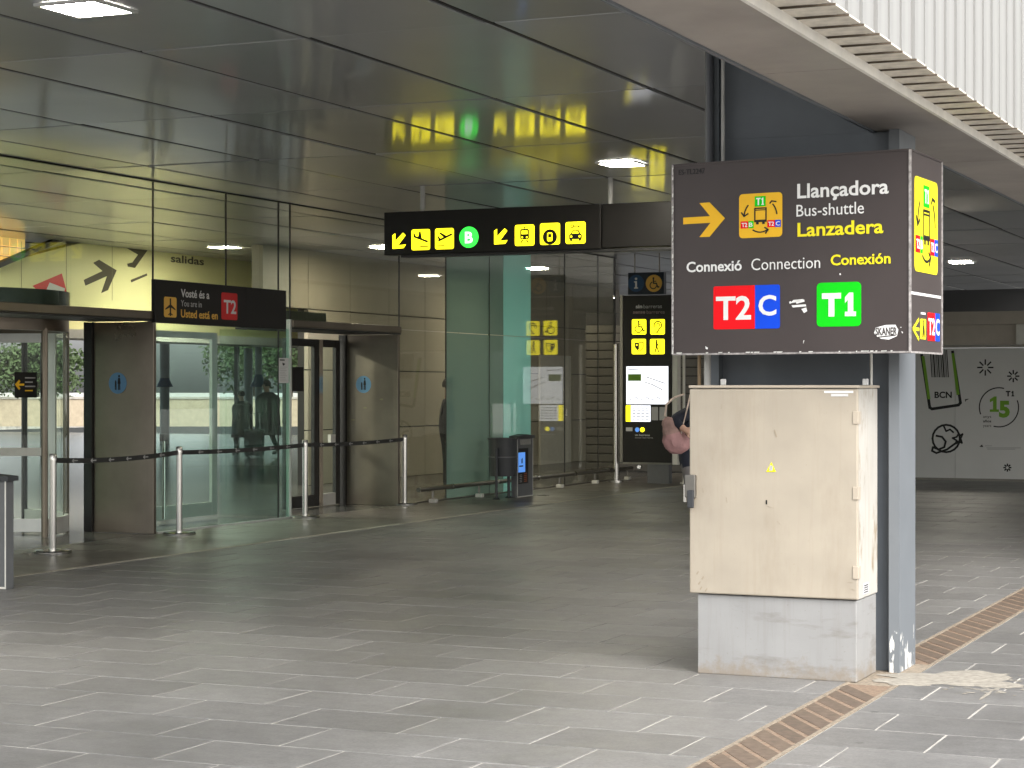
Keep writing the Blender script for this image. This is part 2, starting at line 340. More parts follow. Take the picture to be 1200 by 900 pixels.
M['box_side'] = stain_mat('rust run side', (.53, .51, .465), (.29, .21, .115), 0, 1, 2.8, (3, 3, 1.3), .54, .70)
M['door_paint'] = stain_mat('weathered cream door', (.44, .388, .31), (.32, .265, .195), 0, 1, 1.6, (2.0, 2.0, .7), .52, .9)

# ------------------------------------------------------------------ flat print on planes
class Frame:
    """a plane in the place: origin o, unit axes u (along), v (up), n (out)"""
    def __init__(s, o, u, n):
        s.o = Vector(o); s.u = Vector(u).normalized(); s.n = Vector(n).normalized(); s.v = Vector((0, 0, 1))
    def px(s, x, y):
        r = ray(x, y); e = Vector((0, 0, EYE)); t = (s.o - e).dot(s.n) / r.dot(s.n); q = e + r * t - s.o
        return (q.dot(s.u), q.dot(s.v))
    def at(s, u, v, off): return s.o + s.u * u + s.v * v + s.n * off
def zm(x0, y0, sc): return lambda x, y: (x0 + x * sc, y0 + y * sc)
def rrect(u0, u1, v0, v1, r, n=4):
    pts = []
    for cx, cy, a in ((u1 - r, v1 - r, 0), (u0 + r, v1 - r, 90), (u0 + r, v0 + r, 180), (u1 - r, v0 + r, 270)):
        for k in range(n + 1):
            t = R(a + 90 * k / n); pts.append((cx + r * math.cos(t), cy + r * math.sin(t)))
    return pts
def circ(cx, cy, r, n=24): return [(cx + r * math.cos(2 * math.pi * k / n), cy + r * math.sin(2 * math.pi * k / n)) for k in range(n)]
def stroke(pts, w):
    """list of quads that follow a polyline"""
    out = []
    for (a, b), (c, d) in zip(pts[:-1], pts[1:]):
        dx, dy = c - a, d - b; l = math.hypot(dx, dy) or 1; nx, ny = -dy / l * w / 2, dx / l * w / 2; ex, ey = dx / l * w * .3, dy / l * w * .3
        out.append([(a + nx - ex, b + ny - ey), (a - nx - ex, b - ny - ey), (c - nx + ex, d - ny + ey), (c + nx + ex, d + ny + ey)])
    return out
def arc(cx, cy, r, a0, a1, n=10): return [(cx + r * math.cos(R(a0 + (a1 - a0) * k / n)), cy + r * math.sin(R(a0 + (a1 - a0) * k / n))) for k in range(n + 1)]
def decal(fr, polys, mat, name, parent, off=.001, th=.0015):
    mb = MB()
    for i, pl in enumerate(polys):
        t = th + .00004 * (i % 12)
        mb.prism([fr.at(u, v, off) for u, v in pl], [fr.at(u, v, off + t) for u, v in pl])
    return mb.build(name, mat, parent)
_tc = {}
def glyphs(s, bold):
    if (s, bold) not in _tc:
        cu = bpy.data.curves.new('t', 'FONT'); cu.body = s; cu.size = 1; cu.resolution_u = 3; cu.offset = bold; cu.extrude = .5; cu.fill_mode = 'BOTH'
        o = bpy.data.objects.new('t', cu); COL.objects.link(o)
        dg = bpy.context.evaluated_depsgraph_get(); me = o.evaluated_get(dg).to_mesh()
        vs_ = [tuple(v.co) for v in me.vertices]; fs = [tuple(p.vertices) for p in me.polygons]
        o.evaluated_get(dg).to_mesh_clear(); bpy.data.objects.remove(o); bpy.data.curves.remove(cu)
        _tc[(s, bold)] = (vs_, fs)
    return _tc[(s, bold)]
def text_one(fr, u0, u1, v0, vc, mat, parent, off=.003):
    """the word T1 with a footed one"""
    w, h = u1 - u0, vc - v0; s_ = .155 * w
    T = [[(0, h), (0, h - s_), (.195 * w, h - s_), (.195 * w, 0), (.195 * w + s_ * 1.1, 0), (.195 * w + s_ * 1.1, h - s_), (.56 * w, h - s_), (.56 * w, h)]]
    O = [[(.68 * w, 0), (w, 0), (w, s_ * .8), (.92 * w, s_ * .8), (.92 * w, h), (.80 * w, h), (.68 * w, h - s_ * .8), (.68 * w, h - s_ * 1.8), (.765 * w, h - s_ * 1.25), (.765 * w, s_ * .8), (.68 * w, s_ * .8)]]
    for g_ in (T, O): decal(fr, [[(u0 + x, v0 + y) for x, y in p] for p in g_], mat, 'lettering', parent, off)
CAP = max(v[1] for v in glyphs('H', 0)[0])
def text(fr, s, u0, u1, v0, vc, mat, parent, bold=0, off=.003, th=.0015):
    """text from u0 to u1, baseline v0, capital height up to vc"""
    vs_, fs = glyphs(s, bold); x0 = min(v[0] for v in vs_); x1 = max(v[0] for v in vs_)
    sx = (u1 - u0) / (x1 - x0); sy = (vc - v0) / (CAP + 2 * bold)
    return MB().add([fr.at(u0 + (x - x0) * sx, v0 + (y + bold) * sy, off + th * (z + .5)) for x, y, z in vs_], fs).build('lettering', mat, parent)
def textpx(fr, s, z, xl, xr, yb, yt, mat, parent, bold=0, off=.003):
    a = fr.px(*z(xl, yb)); b = fr.px(*z(xl, yt)); c = fr.px(*z(xr, yb))
    return text(fr, s, a[0], c[0], a[1], b[1], mat, parent, bold, off)
def boxpx(fr, z, x0, x1, y0, y1, r, mat, name, parent, off=.001):
    a = fr.px(*z(x0, y1)); b = fr.px(*z(x1, (y1))); c = fr.px(*z(x0, y0))
    uv = (a[0], b[0], a[1], c[1]); rr = r * min(abs(uv[1] - uv[0]), abs(uv[3] - uv[2]))
    pl = rrect(*uv, rr) if r else [(uv[0], uv[2]), (uv[1], uv[2]), (uv[1], uv[3]), (uv[0], uv[3])]
    decal(fr, [pl], mat, name, parent, off)
    return uv
def polypx(fr, z, pts, mat, name, parent, off=.001):
    return decal(fr, [[fr.px(*z(x, y)) for x, y in pts]], mat, name, parent, off)
def icon(fr, uv, polys, mat, parent, off=.003, name='symbol'):
    u0, u1, v0, v1 = uv
    return decal(fr, [[(u0 + (u1 - u0) * x, v0 + (v1 - v0) * y) for x, y in pl] for pl in polys], mat, name, parent, off)
def dots(*a): return [circ(x, y, r, 14) for x, y, r in a]
I_LAND = stroke([(.16, .66), (.86, .40)], .10) + [[(.36, .62), (.42, .90), (.50, .90), (.58, .50)], [(.12, .62), (.10, .84), (.16, .84), (.26, .62)], [(.46, .14), (.90, .14), (.90, .19), (.46, .19)]]
I_TAKE = stroke([(.20, .42), (.88, .70)], .10) + [[(.20, .78), (.28, .82), (.64, .62), (.50, .54)], [(.12, .62), (.18, .64), (.34, .46), (.22, .40)], [(.12, .14), (.52, .14), (.52, .19), (.12, .19)]]
I_TRAIN = [rrect(.27, .73, .30, .80, .08), [(.26, .10), (.32, .10), (.44, .28), (.36, .28)], [(.74, .10), (.68, .10), (.56, .28), (.64, .28)], [(.34, .86), (.66, .86), (.66, .90), (.34, .90)], [(.48, .80), (.52, .80), (.52, .90), (.48, .90)]]
I_TRAIN_HOLE = [rrect(.34, .66, .55, .72, .03)] + dots((.38, .40, .045), (.62, .40, .045))
I_METRO = [circ(.5, .36, .36)]
I_METRO_HOLE = [rrect(.37, .63, .16, .56, .06)]
I_METRO_IN = [rrect(.42, .58, .33, .50, .03)] + dots((.43, .24, .03), (.57, .24, .03)) + [[(.3, .04), (.7, .04), (.62, .12), (.38, .12)]]
I_CAR = [[(.18, .20), (.82, .20), (.82, .42), (.74, .46), (.66, .62), (.34, .62), (.26, .46), (.18, .42)], [(.22, .12), (.34, .12), (.34, .22), (.22, .22)], [(.66, .12), (.78, .12), (.78, .22), (.66, .22)]] + stroke([(.34, .80), (.74, .80)], .05) + [circ(.34, .80, .09, 14)] + stroke([(.66, .80), (.66, .74)], .05)
I_CAR_HOLE = [[(.34, .46), (.66, .46), (.62, .57), (.38, .57)]] + dots((.29, .33, .05), (.71, .33, .05), (.34, .80, .04))
I_CHAIR = dots((.47, .86, .07)) + stroke([(.47, .78), (.48, .50), (.68, .50), (.80, .22), (.88, .25)], .09) + stroke([(.47, .64), (.66, .64)], .06) + stroke(arc(.46, .36, .24, 110, 350, 14), .07)
I_EAR = stroke(arc(.52, .60, .26, 200, -40, 14) + [(.66, .40), (.55, .26), (.50, .14), (.40, .16)], .08) + stroke(arc(.52, .60, .13, 190, -30, 10), .06)
I_MASK = [[(.20, .76), (.52, .76), (.52, .30), (.36, .30), (.22, .46)]] + stroke([(.52, .76), (.82, .78), (.82, .50), (.70, .28), (.50, .20), (.36, .30)], .06) + dots((.68, .60, .05))
I_MASK_HOLE = dots((.36, .60, .05))
I_WALK = dots((.46, .88, .07)) + stroke([(.46, .78), (.46, .48)], .13) + stroke([(.44, .48), (.34, .12)], .08) + stroke([(.48, .48), (.60, .12)], .08) + stroke([(.46, .74), (.62, .52), (.82, .14)], .05)
I_FAMILY = dots((.60, .88, .08), (.30, .58, .06)) + [[(.52, .78), (.68, .78), (.74, .44), (.46, .44)]] + stroke([(.55, .45), (.54, .10)], .08) + stroke([(.65, .45), (.66, .10)], .08) + stroke([(.30, .50), (.30, .30)], .14) + stroke([(.26, .32), (.26, .10)], .06) + stroke([(.34, .32), (.34, .10)], .06)
I_PLANE = stroke([(.5, .10), (.5, .90)], .10) + [[(.10, .42), (.5, .66), (.90, .42), (.90, .36), (.5, .50), (.10, .36)], [(.32, .14), (.5, .24), (.68, .14), (.68, .10), (.5, .16), (.32, .10)]]
I_BUS = stroke([(.37, .66), (.63, .66), (.63, .36), (.37, .36), (.37, .66)], .028) + [[(.36, .35), (.64, .35), (.64, .40), (.36, .40)], [(.40, .30), (.46, .30), (.46, .36), (.40, .36)], [(.54, .30), (.60, .30), (.60, .36), (.54, .36)]] + stroke([(.37, .62), (.63, .62)], .02)
def arrows(): 
    out = stroke(arc(.52, .48, .40, 140, 175, 6), .028) + stroke([(.06, .58), (.12, .49), (.21, .55)], .03)
    out += stroke(arc(.48, .48, .40, 40, 5, 6), .028) + stroke([(.72, .76), (.76, .81), (.86, .79)], .03) 
    out += stroke(arc(.5, .42, .30, 235, 305, 6), .028) + stroke([(.60, .22), (.68, .17), (.62, .09)], .03)
    return out

# ------------------------------------------------------------------ ground and paving
Z_CEIL = 3.88
X_FAC = -12.47
g = MB().box(-10.72, 60, -30, 260, -.30, -.0026).build('pavement', M['grout']); tag(g, 'grey stone pavement under the canopy', None, kind='structure')
e = MB().box(X_FAC, -10.80, -30, 60, -.30, -.004).build('entrance_pavement', M['grout']); tag(e, 'darker paving strip along the glass doors', None, kind='structure')
kb = MB()
tag(MB().box(-10.798, -10.722, -30, 60, -.3, .0015).build('kerb_strip', M['kerb']), 'pale flush stone line between the two pavings', None, kind='structure')
tag(MB().box(-60, X_FAC - .002, -30, 60, -.30, -.002).build('hall_floor', M['floor_in']), 'dark polished floor inside the hall', None, kind='structure')
tag(MB().box(-500, -60.01, -200, 600, -.35, -.02).build('far_ground', M['grout']), 'open paved ground beyond the hall', None, kind='structure')
TP, TQ, X0, Y0, GAP = .67, .495, -3.57, 8.29, .010
DR0, DR1 = -2.735, -2.445           # drain channel
def inframe(x, y):
    d = -x * SA + y * CA
    if d < 2: return None
    px = PCX + FOC * (x * CA + y * SA) / d; py = PCY + FOC * EYE / d
    return d if -40 < px < 1240 and py < 960 else None
tiles = []
k0 = int((5.0 - Y0) / TQ) - 1
for k in range(k0, k0 + 66):
    ya = Y0 + k * TQ; xs = X0 + (TP / 2 if k % 2 else 0)
    xs -= math.ceil((xs + 10.72) / TP) * TP
    while xs < 1.5:
        a, b = max(xs, -10.72), xs + TP
        segs = [(a, b)]
        if a < DR1 and b > DR0: segs = [(a, min(b, DR0)), (max(a, DR1), b)]
        for p, q in segs:
            if q - p > .05: tiles.append((p + GAP / 2, q - GAP / 2, ya + GAP / 2, ya + TQ - GAP / 2))
        xs += TP
vis = []
rest = []
for t in tiles:
    d = inframe((t[0] + t[1]) / 2, (t[2] + t[3]) / 2)
    (vis if d else rest).append((d or 0, t))
vis.sort(); rest += vis[300:]; vis = vis[:300]
def tile_box(mb, w, h, x, y, z=0, tl=(0, 0)):
    b = .0025
    vs_ = []
    for zz, i in ((-.012, 0), (-.003, 0), (0, b)):
        for sx, sy in ((-1, -1), (1, -1), (1, 1), (-1, 1)):
            vs_.append((x + sx * (w / 2 - i), y + sy * (h / 2 - i), z + zz + tl[0] * sx + tl[1] * sy))
    fs = [(8, 9, 10, 11)] + [(r * 4 + i, r * 4 + (i + 1) % 4, r * 4 + 4 + (i + 1) % 4, r * 4 + 4 + i) for r in (0, 1) for i in range(4)]
    mb.add(vs_, fs)
tm_full = {}
for d, (a, b, c, dd) in vis:
    key = (round(b - a, 3), round(dd - c, 3))
    if key not in tm_full:
        mb = MB(); tile_box(mb, b - a, dd - c, 0, 0); tm_full[key] = mb.mesh('tile', M['tile'])
    o = put('tile', tm_full[key], g, ((a + b) / 2, (c + dd) / 2, random.uniform(-.0008, .0008)))
    o.rotation_euler = (random.gauss(0, .0010), random.gauss(0, .0010), 0)
mb = MB()
for d, (a, b, c, dd) in rest: tile_box(mb, b - a, dd - c, (a + b) / 2, (c + dd) / 2, random.uniform(-.0008, .0008), (random.gauss(0, .0004), random.gauss(0, .0003)))
tag(mb.build('tiles', M['tile'], g), kind='stuff')
mb = MB()
for k in range(70):
    ya = 2 + k * .6; x = -10.80 - (.45 if k % 2 else 0)
    a = -10.80
    while a > X_FAC + .02:
        b = max(X_FAC, (x := x - .9))
        tile_box(mb, a - b - .006, .594, (a + b) / 2, ya + .3, random.uniform(-.0006, .0006), (random.gauss(0, .0004), random.gauss(0, .0004))); a = b
tag(mb.build('tiles', M['tile_in'], e), kind='stuff')

# ------------------------------------------------------------------ canopy: ceiling, roof, beam
ceil = MB().box(-40, -2.72, 8.44, 62, Z_CEIL + .05, Z_CEIL + .35).build('ceiling', M['dark_rail']); tag(ceil, 'grey satin metal panel ceiling of the canopy and hall', None, kind='structure')
PX, PY, CX0, CY0 = 1.31, 2.95, -5.18, 11.41
pw, ph = PX - .055, PY - .034
mb = MB(); bb = .004
vs_ = []
for zz, i in ((.02, 0), (bb, 0), (0, bb)):
    for sx, sy in ((-1, -1), (1, -1), (1, 1), (-1, 1)): vs_.append((sx * (pw / 2 - i), sy * (ph / 2 - i), zz))
mb.add(vs_, [(8, 9, 10, 11)] + [(r * 4 + i, r * 4 + (i + 1) % 4, r * 4 + 4 + (i + 1) % 4, r * 4 + 4 + i) for r in (0, 1) for i in range(4)])
pm = mb.mesh('ceiling_panel', M['ceil'])
for i in range(-2, 17):
    for j in range(-2, 12):
        x = CX0 - PX * i - PX / 2; y = CY0 + PY * j + PY / 2
        if x + PX / 2 > -2.7 or y < 8.5: continue
        o = put('ceiling_panel', pm, ceil, (x, y, Z_CEIL + random.uniform(-.0015, .0015)))
        o.rotation_euler = (random.gauss(0, .0018), random.gauss(0, .0035), 0)
rm = MB().box(-.012, .012, 3.44, 42, Z_CEIL + .004, Z_CEIL + .03).mesh('ceiling_rail', M['dark_rail'])
for i in range(-2, 17): put('ceiling_rail', rm, ceil, (CX0 - PX * i, 5, 0))
tag(MB().box(-40, -2.25, 8.44, 62, 5.4, 5.6).build('roof', M['roof']), 'flat roof slab over the canopy', None, kind='structure')

tag(MB().box(-1.9, 12, 17, 62, 3.9, 5.2).build('roof', M['roof']), 'unseen added roof slab shading the far right pavement', None, kind='structure')  # added out of view to keep sky light off the far paving
bx = thing('canopy_beam', 'white ribbed fascia beam with taupe underside along the canopy edge', 'fascia')
for y in range(1, 60, 4):
    MB().box(-2.70, -2.235, y + .004, y + 3.996, 3.06, 3.10).build('soffit_panel', M['soffit'], bx)
MB().box(-2.72, -2.702, 1, 62, 3.05, 5.4).build('inner_web', M['col'], bx)
MB().box(-2.70, -2.27, 1, 62, 3.105, 5.39).build('fascia_sheet', M['white_fascia'], bx)
MB().box(-2.232, -2.212, 1, 62, 3.045, 3.09).build('drip_trim', M['trim_white'], bx)
rb = MB(); yw = .185
MB().box(-2.268, -2.05, 1, 62, 3.125, 5.385).build('fascia_sheet', M['white_fascia'], bx)
rb.box(-2.048, -2.0, 0, yw, 3.10, 5.38)
ribm = rb.mesh('fascia_rib', M['white_fascia'])
ftm = MB().box(-2.265, -2.049, 0, yw, 3.099, 3.126).box(-2.265, -1.994, -.002, yw + .002, 3.090, 3.098).box(-2.25, -1.992, -.006, -.0025, 3.088, 3.097, 1).mesh('rib_foot', [M['rib_foot'], M['bark']])
for k in range(104):
    y = 2.6 + k * .24
    r_ = put('fascia_rib', ribm, bx, (random.uniform(-.004, .004), y, 0)); put('rib_foot', ftm, r_, (random.uniform(-.004, .003), 0, 0))

# drain channel
dr = thing('drain_channel', 'rusty brown slotted drain grate running along the pavement edge', 'drain', loc=(0, 0, 0))
MB().box(DR0, DR1, 4, 36, -.06, -.0016).build('channel_bed', M['sandy'], dr)
MB().box(DR0, DR0 + .022, 4, 36, -.05, .002).build('frame_bar', M['sandy'], dr)
MB().box(DR1 - .022, DR1, 4, 36, -.05, .002).build('frame_bar', M['sandy'], dr)
gp = MB(); SL = .36
xa, xb = DR0 + .026, DR1 - .026
gp.prism([(xa, 0, -.02), (xb, -SL, -.02), (xb, -SL + .165, -.02), (xa, .165, -.02)], [(xa, 0, 0), (xb, -SL, 0), (xb, -SL + .165, 0), (xa, .165, 0)])
gpm = gp.mesh('grate_plate', M['grate'])
y = 7.6
while y < 35.5:
    if not 10.60 < y < 11.97: put('grate_plate', gpm, dr, (0, y, random.uniform(-.0006, .0010)))
    y += .22
hb_ = MB()
for k in range(600):
    yy = 7.2 + k * .03
    if 10.66 < yy < 11.6: continue
    hb_.box(xa + .001, xb - .001, yy, yy + .013, -.014, -.0008)
tag(hb_.build('grate_bars', M['rust'], dr), kind='stuff')
def blob(cx, cy, rx, ry, seed, n=40, amp=.45):
    return [(cx + rx * math.cos(t) * (1 + amp * noise.noise((math.cos(t) * 2.2, math.sin(t) * 2.2, seed))), cy + ry * math.sin(t) * (1 + amp * noise.noise((math.cos(t) * 2.2, math.sin(t) * 2.2, seed + 9)))) for t in (2 * math.pi * i / n for i in range(n))]
sd = MB()
def spill(cx, cy, rx, ry, h, seed, n=40):
    o = blob(cx, cy, rx, ry, seed, n); vs_ = [(cx, cy, h)] + [(cx + (x - cx) * .6, cy + (y_ - cy) * .6, h * .8) for x, y_ in o] + [(x, y_, .0015) for x, y_ in o]
    sd.add(vs_, [(0, 1 + i, 1 + (i + 1) % n) for i in range(n)] + [(1 + i, 1 + n + i, 1 + n + (i + 1) % n, 1 + (i + 1) % n) for i in range(n)])
spill(-2.30, 11.02, .30, .22, .006, 1.2); spill(-2.12, 11.22, .22, .20, .006, 4.4); spill(-2.45, 10.86, .16, .13, .008, 7.7); spill(-1.98, 10.95, .16, .12, .004, 3.1)
for i in range(60):
    a = random.gauss(-2.05, .22); b = random.gauss(10.95, .20)
    if b < 11.2 and a < -2.6: continue
    spill(a, b, random.uniform(.008, .03), random.uniform(.008, .03), .003, i, 7)
spill(-1.95, 10.55, .012, .16, .002, 2.2, 12)
tag(sd.build('spilled_plaster', M['sand_white']), 'cream plaster dust spilled at the foot of the column', 'spill', kind='stuff')

# ------------------------------------------------------------------ column with pipes
cl = thing('steel_column', 'blue grey H-section steel column behind the cream cabinet', 'column', loc=(-3.11, 11.4, 0))
def part_at(o, root): o.location = -Vector(root.location) + o.location; return o
def chipped():
    m, nt, p = newmat('chipped column paint'); L = nt.links
    gg = N(nt, 'ShaderNodeNewGeometry'); n1 = N(nt, 'ShaderNodeTexNoise', Scale=14.0, Detail=5.0); mp = N(nt, 'ShaderNodeMapping'); mp.inputs['Scale'].default_value = (1.5, 1.5, .5)
    L.new(gg.outputs['Position'], mp.inputs[0]); L.new(mp.outputs[0], n1.inputs['Vector'])
    sx = N(nt, 'ShaderNodeSeparateXYZ'); L.new(gg.outputs['Position'], sx.inputs[0])
    z = N(nt, 'ShaderNodeMapRange'); z.inputs[1].default_value = 0; z.inputs[2].default_value = .5; z.inputs[3].default_value = .16; z.inputs[4].default_value = -.12; L.new(sx.outputs[2], z.inputs[0])
    ad = N(nt, 'ShaderNodeMath', operation='ADD'); L.new(n1.outputs['Fac'], ad.inputs[0]); L.new(z.outputs[0], ad.inputs[1])
    st = N(nt, 'ShaderNodeMapRange'); st.inputs[1].default_value = .66; st.inputs[2].default_value = .68; L.new(ad.outputs[0], st.inputs[0])
    n2 = N(nt, 'ShaderNodeTexNoise', Scale=3.0, Detail=6.0); L.new(gg.outputs['Position'], n2.inputs['Vector'])
    rp = N(nt, 'ShaderNodeValToRGB'); rp.color_ramp.elements[0].color = (.135, .150, .165, 1); rp.color_ramp.elements[1].color = (.175, .192, .208, 1); L.new(n2.outputs['Fac'], rp.inputs[0])
    mx = N(nt, 'ShaderNodeMix', data_type='RGBA'); L.new(st.outputs[0], mx.inputs[0]); L.new(rp.outputs[0], mx.inputs[6]); mx.inputs[7].default_value = (.7, .69, .66, 1)
    L.new(mx.outputs[2], p.inputs['Base Color']); p.inputs['Roughness'].default_value = .5
    return m
M['col_chip'] = chipped()
part_at(MB().box(-2.61, -2.55, 11.19, 11.60, 0, 3.058).build('flange', M['col_chip'], cl), cl)
part_at(MB().box(-3.67, -3.61, 11.19, 11.60, 0, 3.90).build('flange', M['col'], cl), cl)
part_at(MB().box(-3.608, -2.612, 11.26, 11.30, 0, 3.055).build('web', M['col'], cl), cl)
part_at(MB().box(-3.608, -2.73, 11.262, 11.298, 3.056, 3.90).build('web', M['col'], cl), cl)
tag(MB().tube([(-3.655, 11.15, 2.0), (-3.655, 11.15, 3.88)], .026, 14).build('drain_pipe', M['pipe_dark'], None, True), 'dark round pipe running up the column to the ceiling', 'pipe')
tag(MB().tube([(-3.575, 11.16, 2.0), (-3.575, 11.16, 3.88)], .011, 10).build('conduit', M['pipe_light'], None, True), 'thin pale conduit beside the dark pipe above the sign', 'conduit')
# the pieces visible between sign and cabinet
def lowpipe(name, px, r, mat, lab, cat, y=11.0):
    p = hit(px, 440, 1, y)
    return tag(MB().tube([(p.x, y, 1.60), (p.x, y, 1.86)], r, 12).build(name, mat, None, True), lab, cat)
lowpipe('drain_pipe', 829, .020, M['pipe_light'], 'light grey pipe entering the cabinet top under the sign', 'pipe')
lowpipe('conduit', 819.5, .010, pbr('brown conduit', (.22, .15, .08), .5), 'thin brown conduit entering the cabinet at its left corner', 'conduit')
lowpipe('conduit', 1021, .008, M['pale'], 'thin cream conduit at the right rear corner of the cabinet', 'conduit', 11.15)

# ------------------------------------------------------------------ electrical cabinet
cb = thing('electrical_cabinet', 'tall cream electrical cabinet on a scuffed grey plinth in front of the column', 'cabinet', loc=(-3.14, 10.95, 0))
XL, XR, YF, YB = -3.625, -2.665, 10.70, 11.17
def cpart(mb, name, mat, bevel=.004, **kw): return part_at(mb.build(name, mat, cb, bevel=bevel, **kw), cb)
cpart(MB().box(XL + .04, XR - .012, YF + .025, YB, 0, .445), 'plinth', M['plinth'], .006)
cpart(MB().box(XL + .004, XR - .004, YF + .028, YB, .449, 1.600), 'body', M['box_side'], .006)
cpart(MB().box(XL, XR, YF, YF + .026, .452, 1.596), 'door', M['door_paint'], .008)
cpart(MB().box(XL - .004, XR + .008, YF - .004, YB + .004, 1.601, 1.617), 'lid', M['cream'], .004)
for z in (1.44, 1.03, .60): cpart(MB().box(XR - .028, XR + .004, YF - .006, YF + .05, z - .035, z + .035), 'hinge', M['cream'], .003)
cpart(MB().box(XL - .022, XL + .042, YF - .022, YF + .03, .985, 1.115), 'lock_housing', M['rail_metal'], .006)
cpart(MB().box(XL - .004, XL + .036, YF - .034, YF - .020, .93, 1.03), 'handle', M['dark_plastic'], .006)
cpart(MB().box(XL - .03, XL - .012, YF - .02, YF + .02, .96, 1.06), 'latch', M['chrome'], .003)
for px in (848, 1014.5):
    p = hit(px, 450, 1, YF + .06); m_ = MB().box(p.x - .016, p.x + .016, YF + .05, YF + .06, 1.617, 1.652)
    cpart(m_, 'lifting_eye', M['pipe_light'], .003)
fc = Frame((0, YF, 0), (1, 0, 0), (0, -1, 0)); zi = zm(0, 0, 1)
def rel(fr, root): f = Frame(fr.o - Vector(root.location), fr.u, fr.n); f.px = lambda x, y: fr.px(x, y); return f
fcr = rel(fc, cb)
polypx(fcr, zi, [(898, 553), (909.5, 553), (904, 541.5)], M['yellow'], 'warning_sticker', cb)
polypx(fcr, zi, [(901.5, 551.5), (905.5, 551.5), (906, 546), (902.5, 545)], M['grey_print'], 'symbol', cb, .003)
boxpx(fcr, zi, 966, 1000, 458, 460.5, 0, M['white'], 'maker_plate', cb)
boxpx(fcr, zi, 974, 994, 461.5, 464.5, 0, M['dim_white'], 'maker_plate', cb)
fs_ = rel(Frame((XR - .004, 0, 0), (0, 1, 0), (1, 0, 0)), cb)
boxpx(fs_, zi, 1011, 1017.5, 684, 697, 0, M['dim_white'], 'rating_label', cb)
for k in range(4): boxpx(fs_, zi, 1012, 1016.6, 686 + k * 2.6, 687 + k * 2.6, 0, M['ink'], 'printed_line', cb, .003)
fw_ = rel(Frame((0, YF, 0), (1, 0, 0), (0, -1, 0)), cb)
random.seed(11)
for k in range(9):
    x = random.uniform(818, 996); y = random.uniform(470, 690); l = random.uniform(2, 9); a = random.gauss(1.2, .8); w = random.uniform(.15, .28)
    dx, dy = l * math.cos(a), l * math.sin(a)
    polypx(fw_, zi, [(x, y), (x + w, y - w), (x + dx + w, y + dy), (x + dx, y + dy + w)], M['scuff'], 'scratch', cb, .0008)
for x, y in ((818, 684), (822, 678), (820, 690), (826, 692), (816, 672)): polypx(fw_, zi, [(x, y), (x + 2.5, y - 3), (x + 3, y - 2), (x + 1, y + 1.5)], M['scuff'], 'scratch', cb, .0008)
fp_ = rel(Frame((0, YF + .0, 0), (1, 0, 0), (0, -1, 0)), cb)
polypx(fp_, zi, [(908, 503), (911, 512), (909.5, 512.5), (907, 505)], M['scuff'], 'scratch', cb)
polypx(fp_, zi, [(897.5, 586), (899, 586), (899, 591), (897.5, 591)], M['ink'], 'scratch', cb)

# ------------------------------------------------------------------ big direction sign
D = 10.55
PFL, PFR, PBR = at_depth(788.5, 455, D * 1.072), at_depth(1066.5, 455, D), at_depth(1103.5, 455, D * 1.056)
ZB, ZT = EYE + 42.6 / FOC * D, EYE + 280 / FOC * D
PBL = Vector((PFL.x + .02, min(11.13, PBR.y), 0)); PBR.y = min(PBR.y, 11.13) if False else PBR.y
bs = thing('direction_sign', 'large brown shuttle bus direction sign box mounted over the cabinet on the column', 'sign', loc=(PFR.x, PFR.y, ZB))
def bpart(o): return part_at(o, bs)
ring = [PFL, PFR, PBR, Vector((-2.50, PBR.y, 0)), Vector((-2.50, 11.14, 0)), Vector((-3.60, 11.14, 0)), PBL]
bpart(MB().prism([Vector((p.x, p.y, ZB + .004)) for p in ring], [Vector((p.x, p.y, ZT - .004)) for p in ring]).build('sign_box', M['brown'], bs))
def edge(a, b, t=.012):
    mb = MB(); dr_ = (b - a).normalized(); s1 = dr_.cross(Vector((0, 0, 1)) if abs(dr_.z) < .9 else Vector((1, 0, 0))).normalized() * t / 2; s2 = dr_.cross(s1).normalized() * t / 2
    mb.prism([a + s1 + s2, a - s1 + s2, a - s1 - s2, a + s1 - s2], [b + s1 + s2, b - s1 + s2, b - s1 - s2, b + s1 - s2]); return mb
for a, b in ((PFL, PFR), (PFR, PBR)):
    for z in (ZB, ZT): bpart(edge(Vector((a.x, a.y, z)), Vector((b.x, b.y, z)), .010).build('edge_trim', M['worn'] if z == ZB else M['brown'], bs))
for p, m_ in ((PFL, 'worn'), (PFR, 'worn'), (PBR, 'worn')): bpart(edge(Vector((p.x, p.y, ZB)), Vector((p.x, p.y, ZT)), .012 if m_ == 'worn' else .008).build('edge_trim', M[m_], bs))
def bframe(a, b):
    u = Vector((b.x - a.x, b.y - a.y, 0)).normalized(); n = Vector((u.y, -u.x, 0)); fr = Frame((a.x, a.y, 0), u, n); return rel(fr, bs)
ff = bframe(PFL, PFR); z1 = zm(780, 150, .31111)
polypx(ff, z1, [(67, 338), (168, 332), (128, 283), (166, 280), (224, 340), (166, 410), (128, 411), (170, 357), (67, 363)], M['amber'], 'arrow', bs)
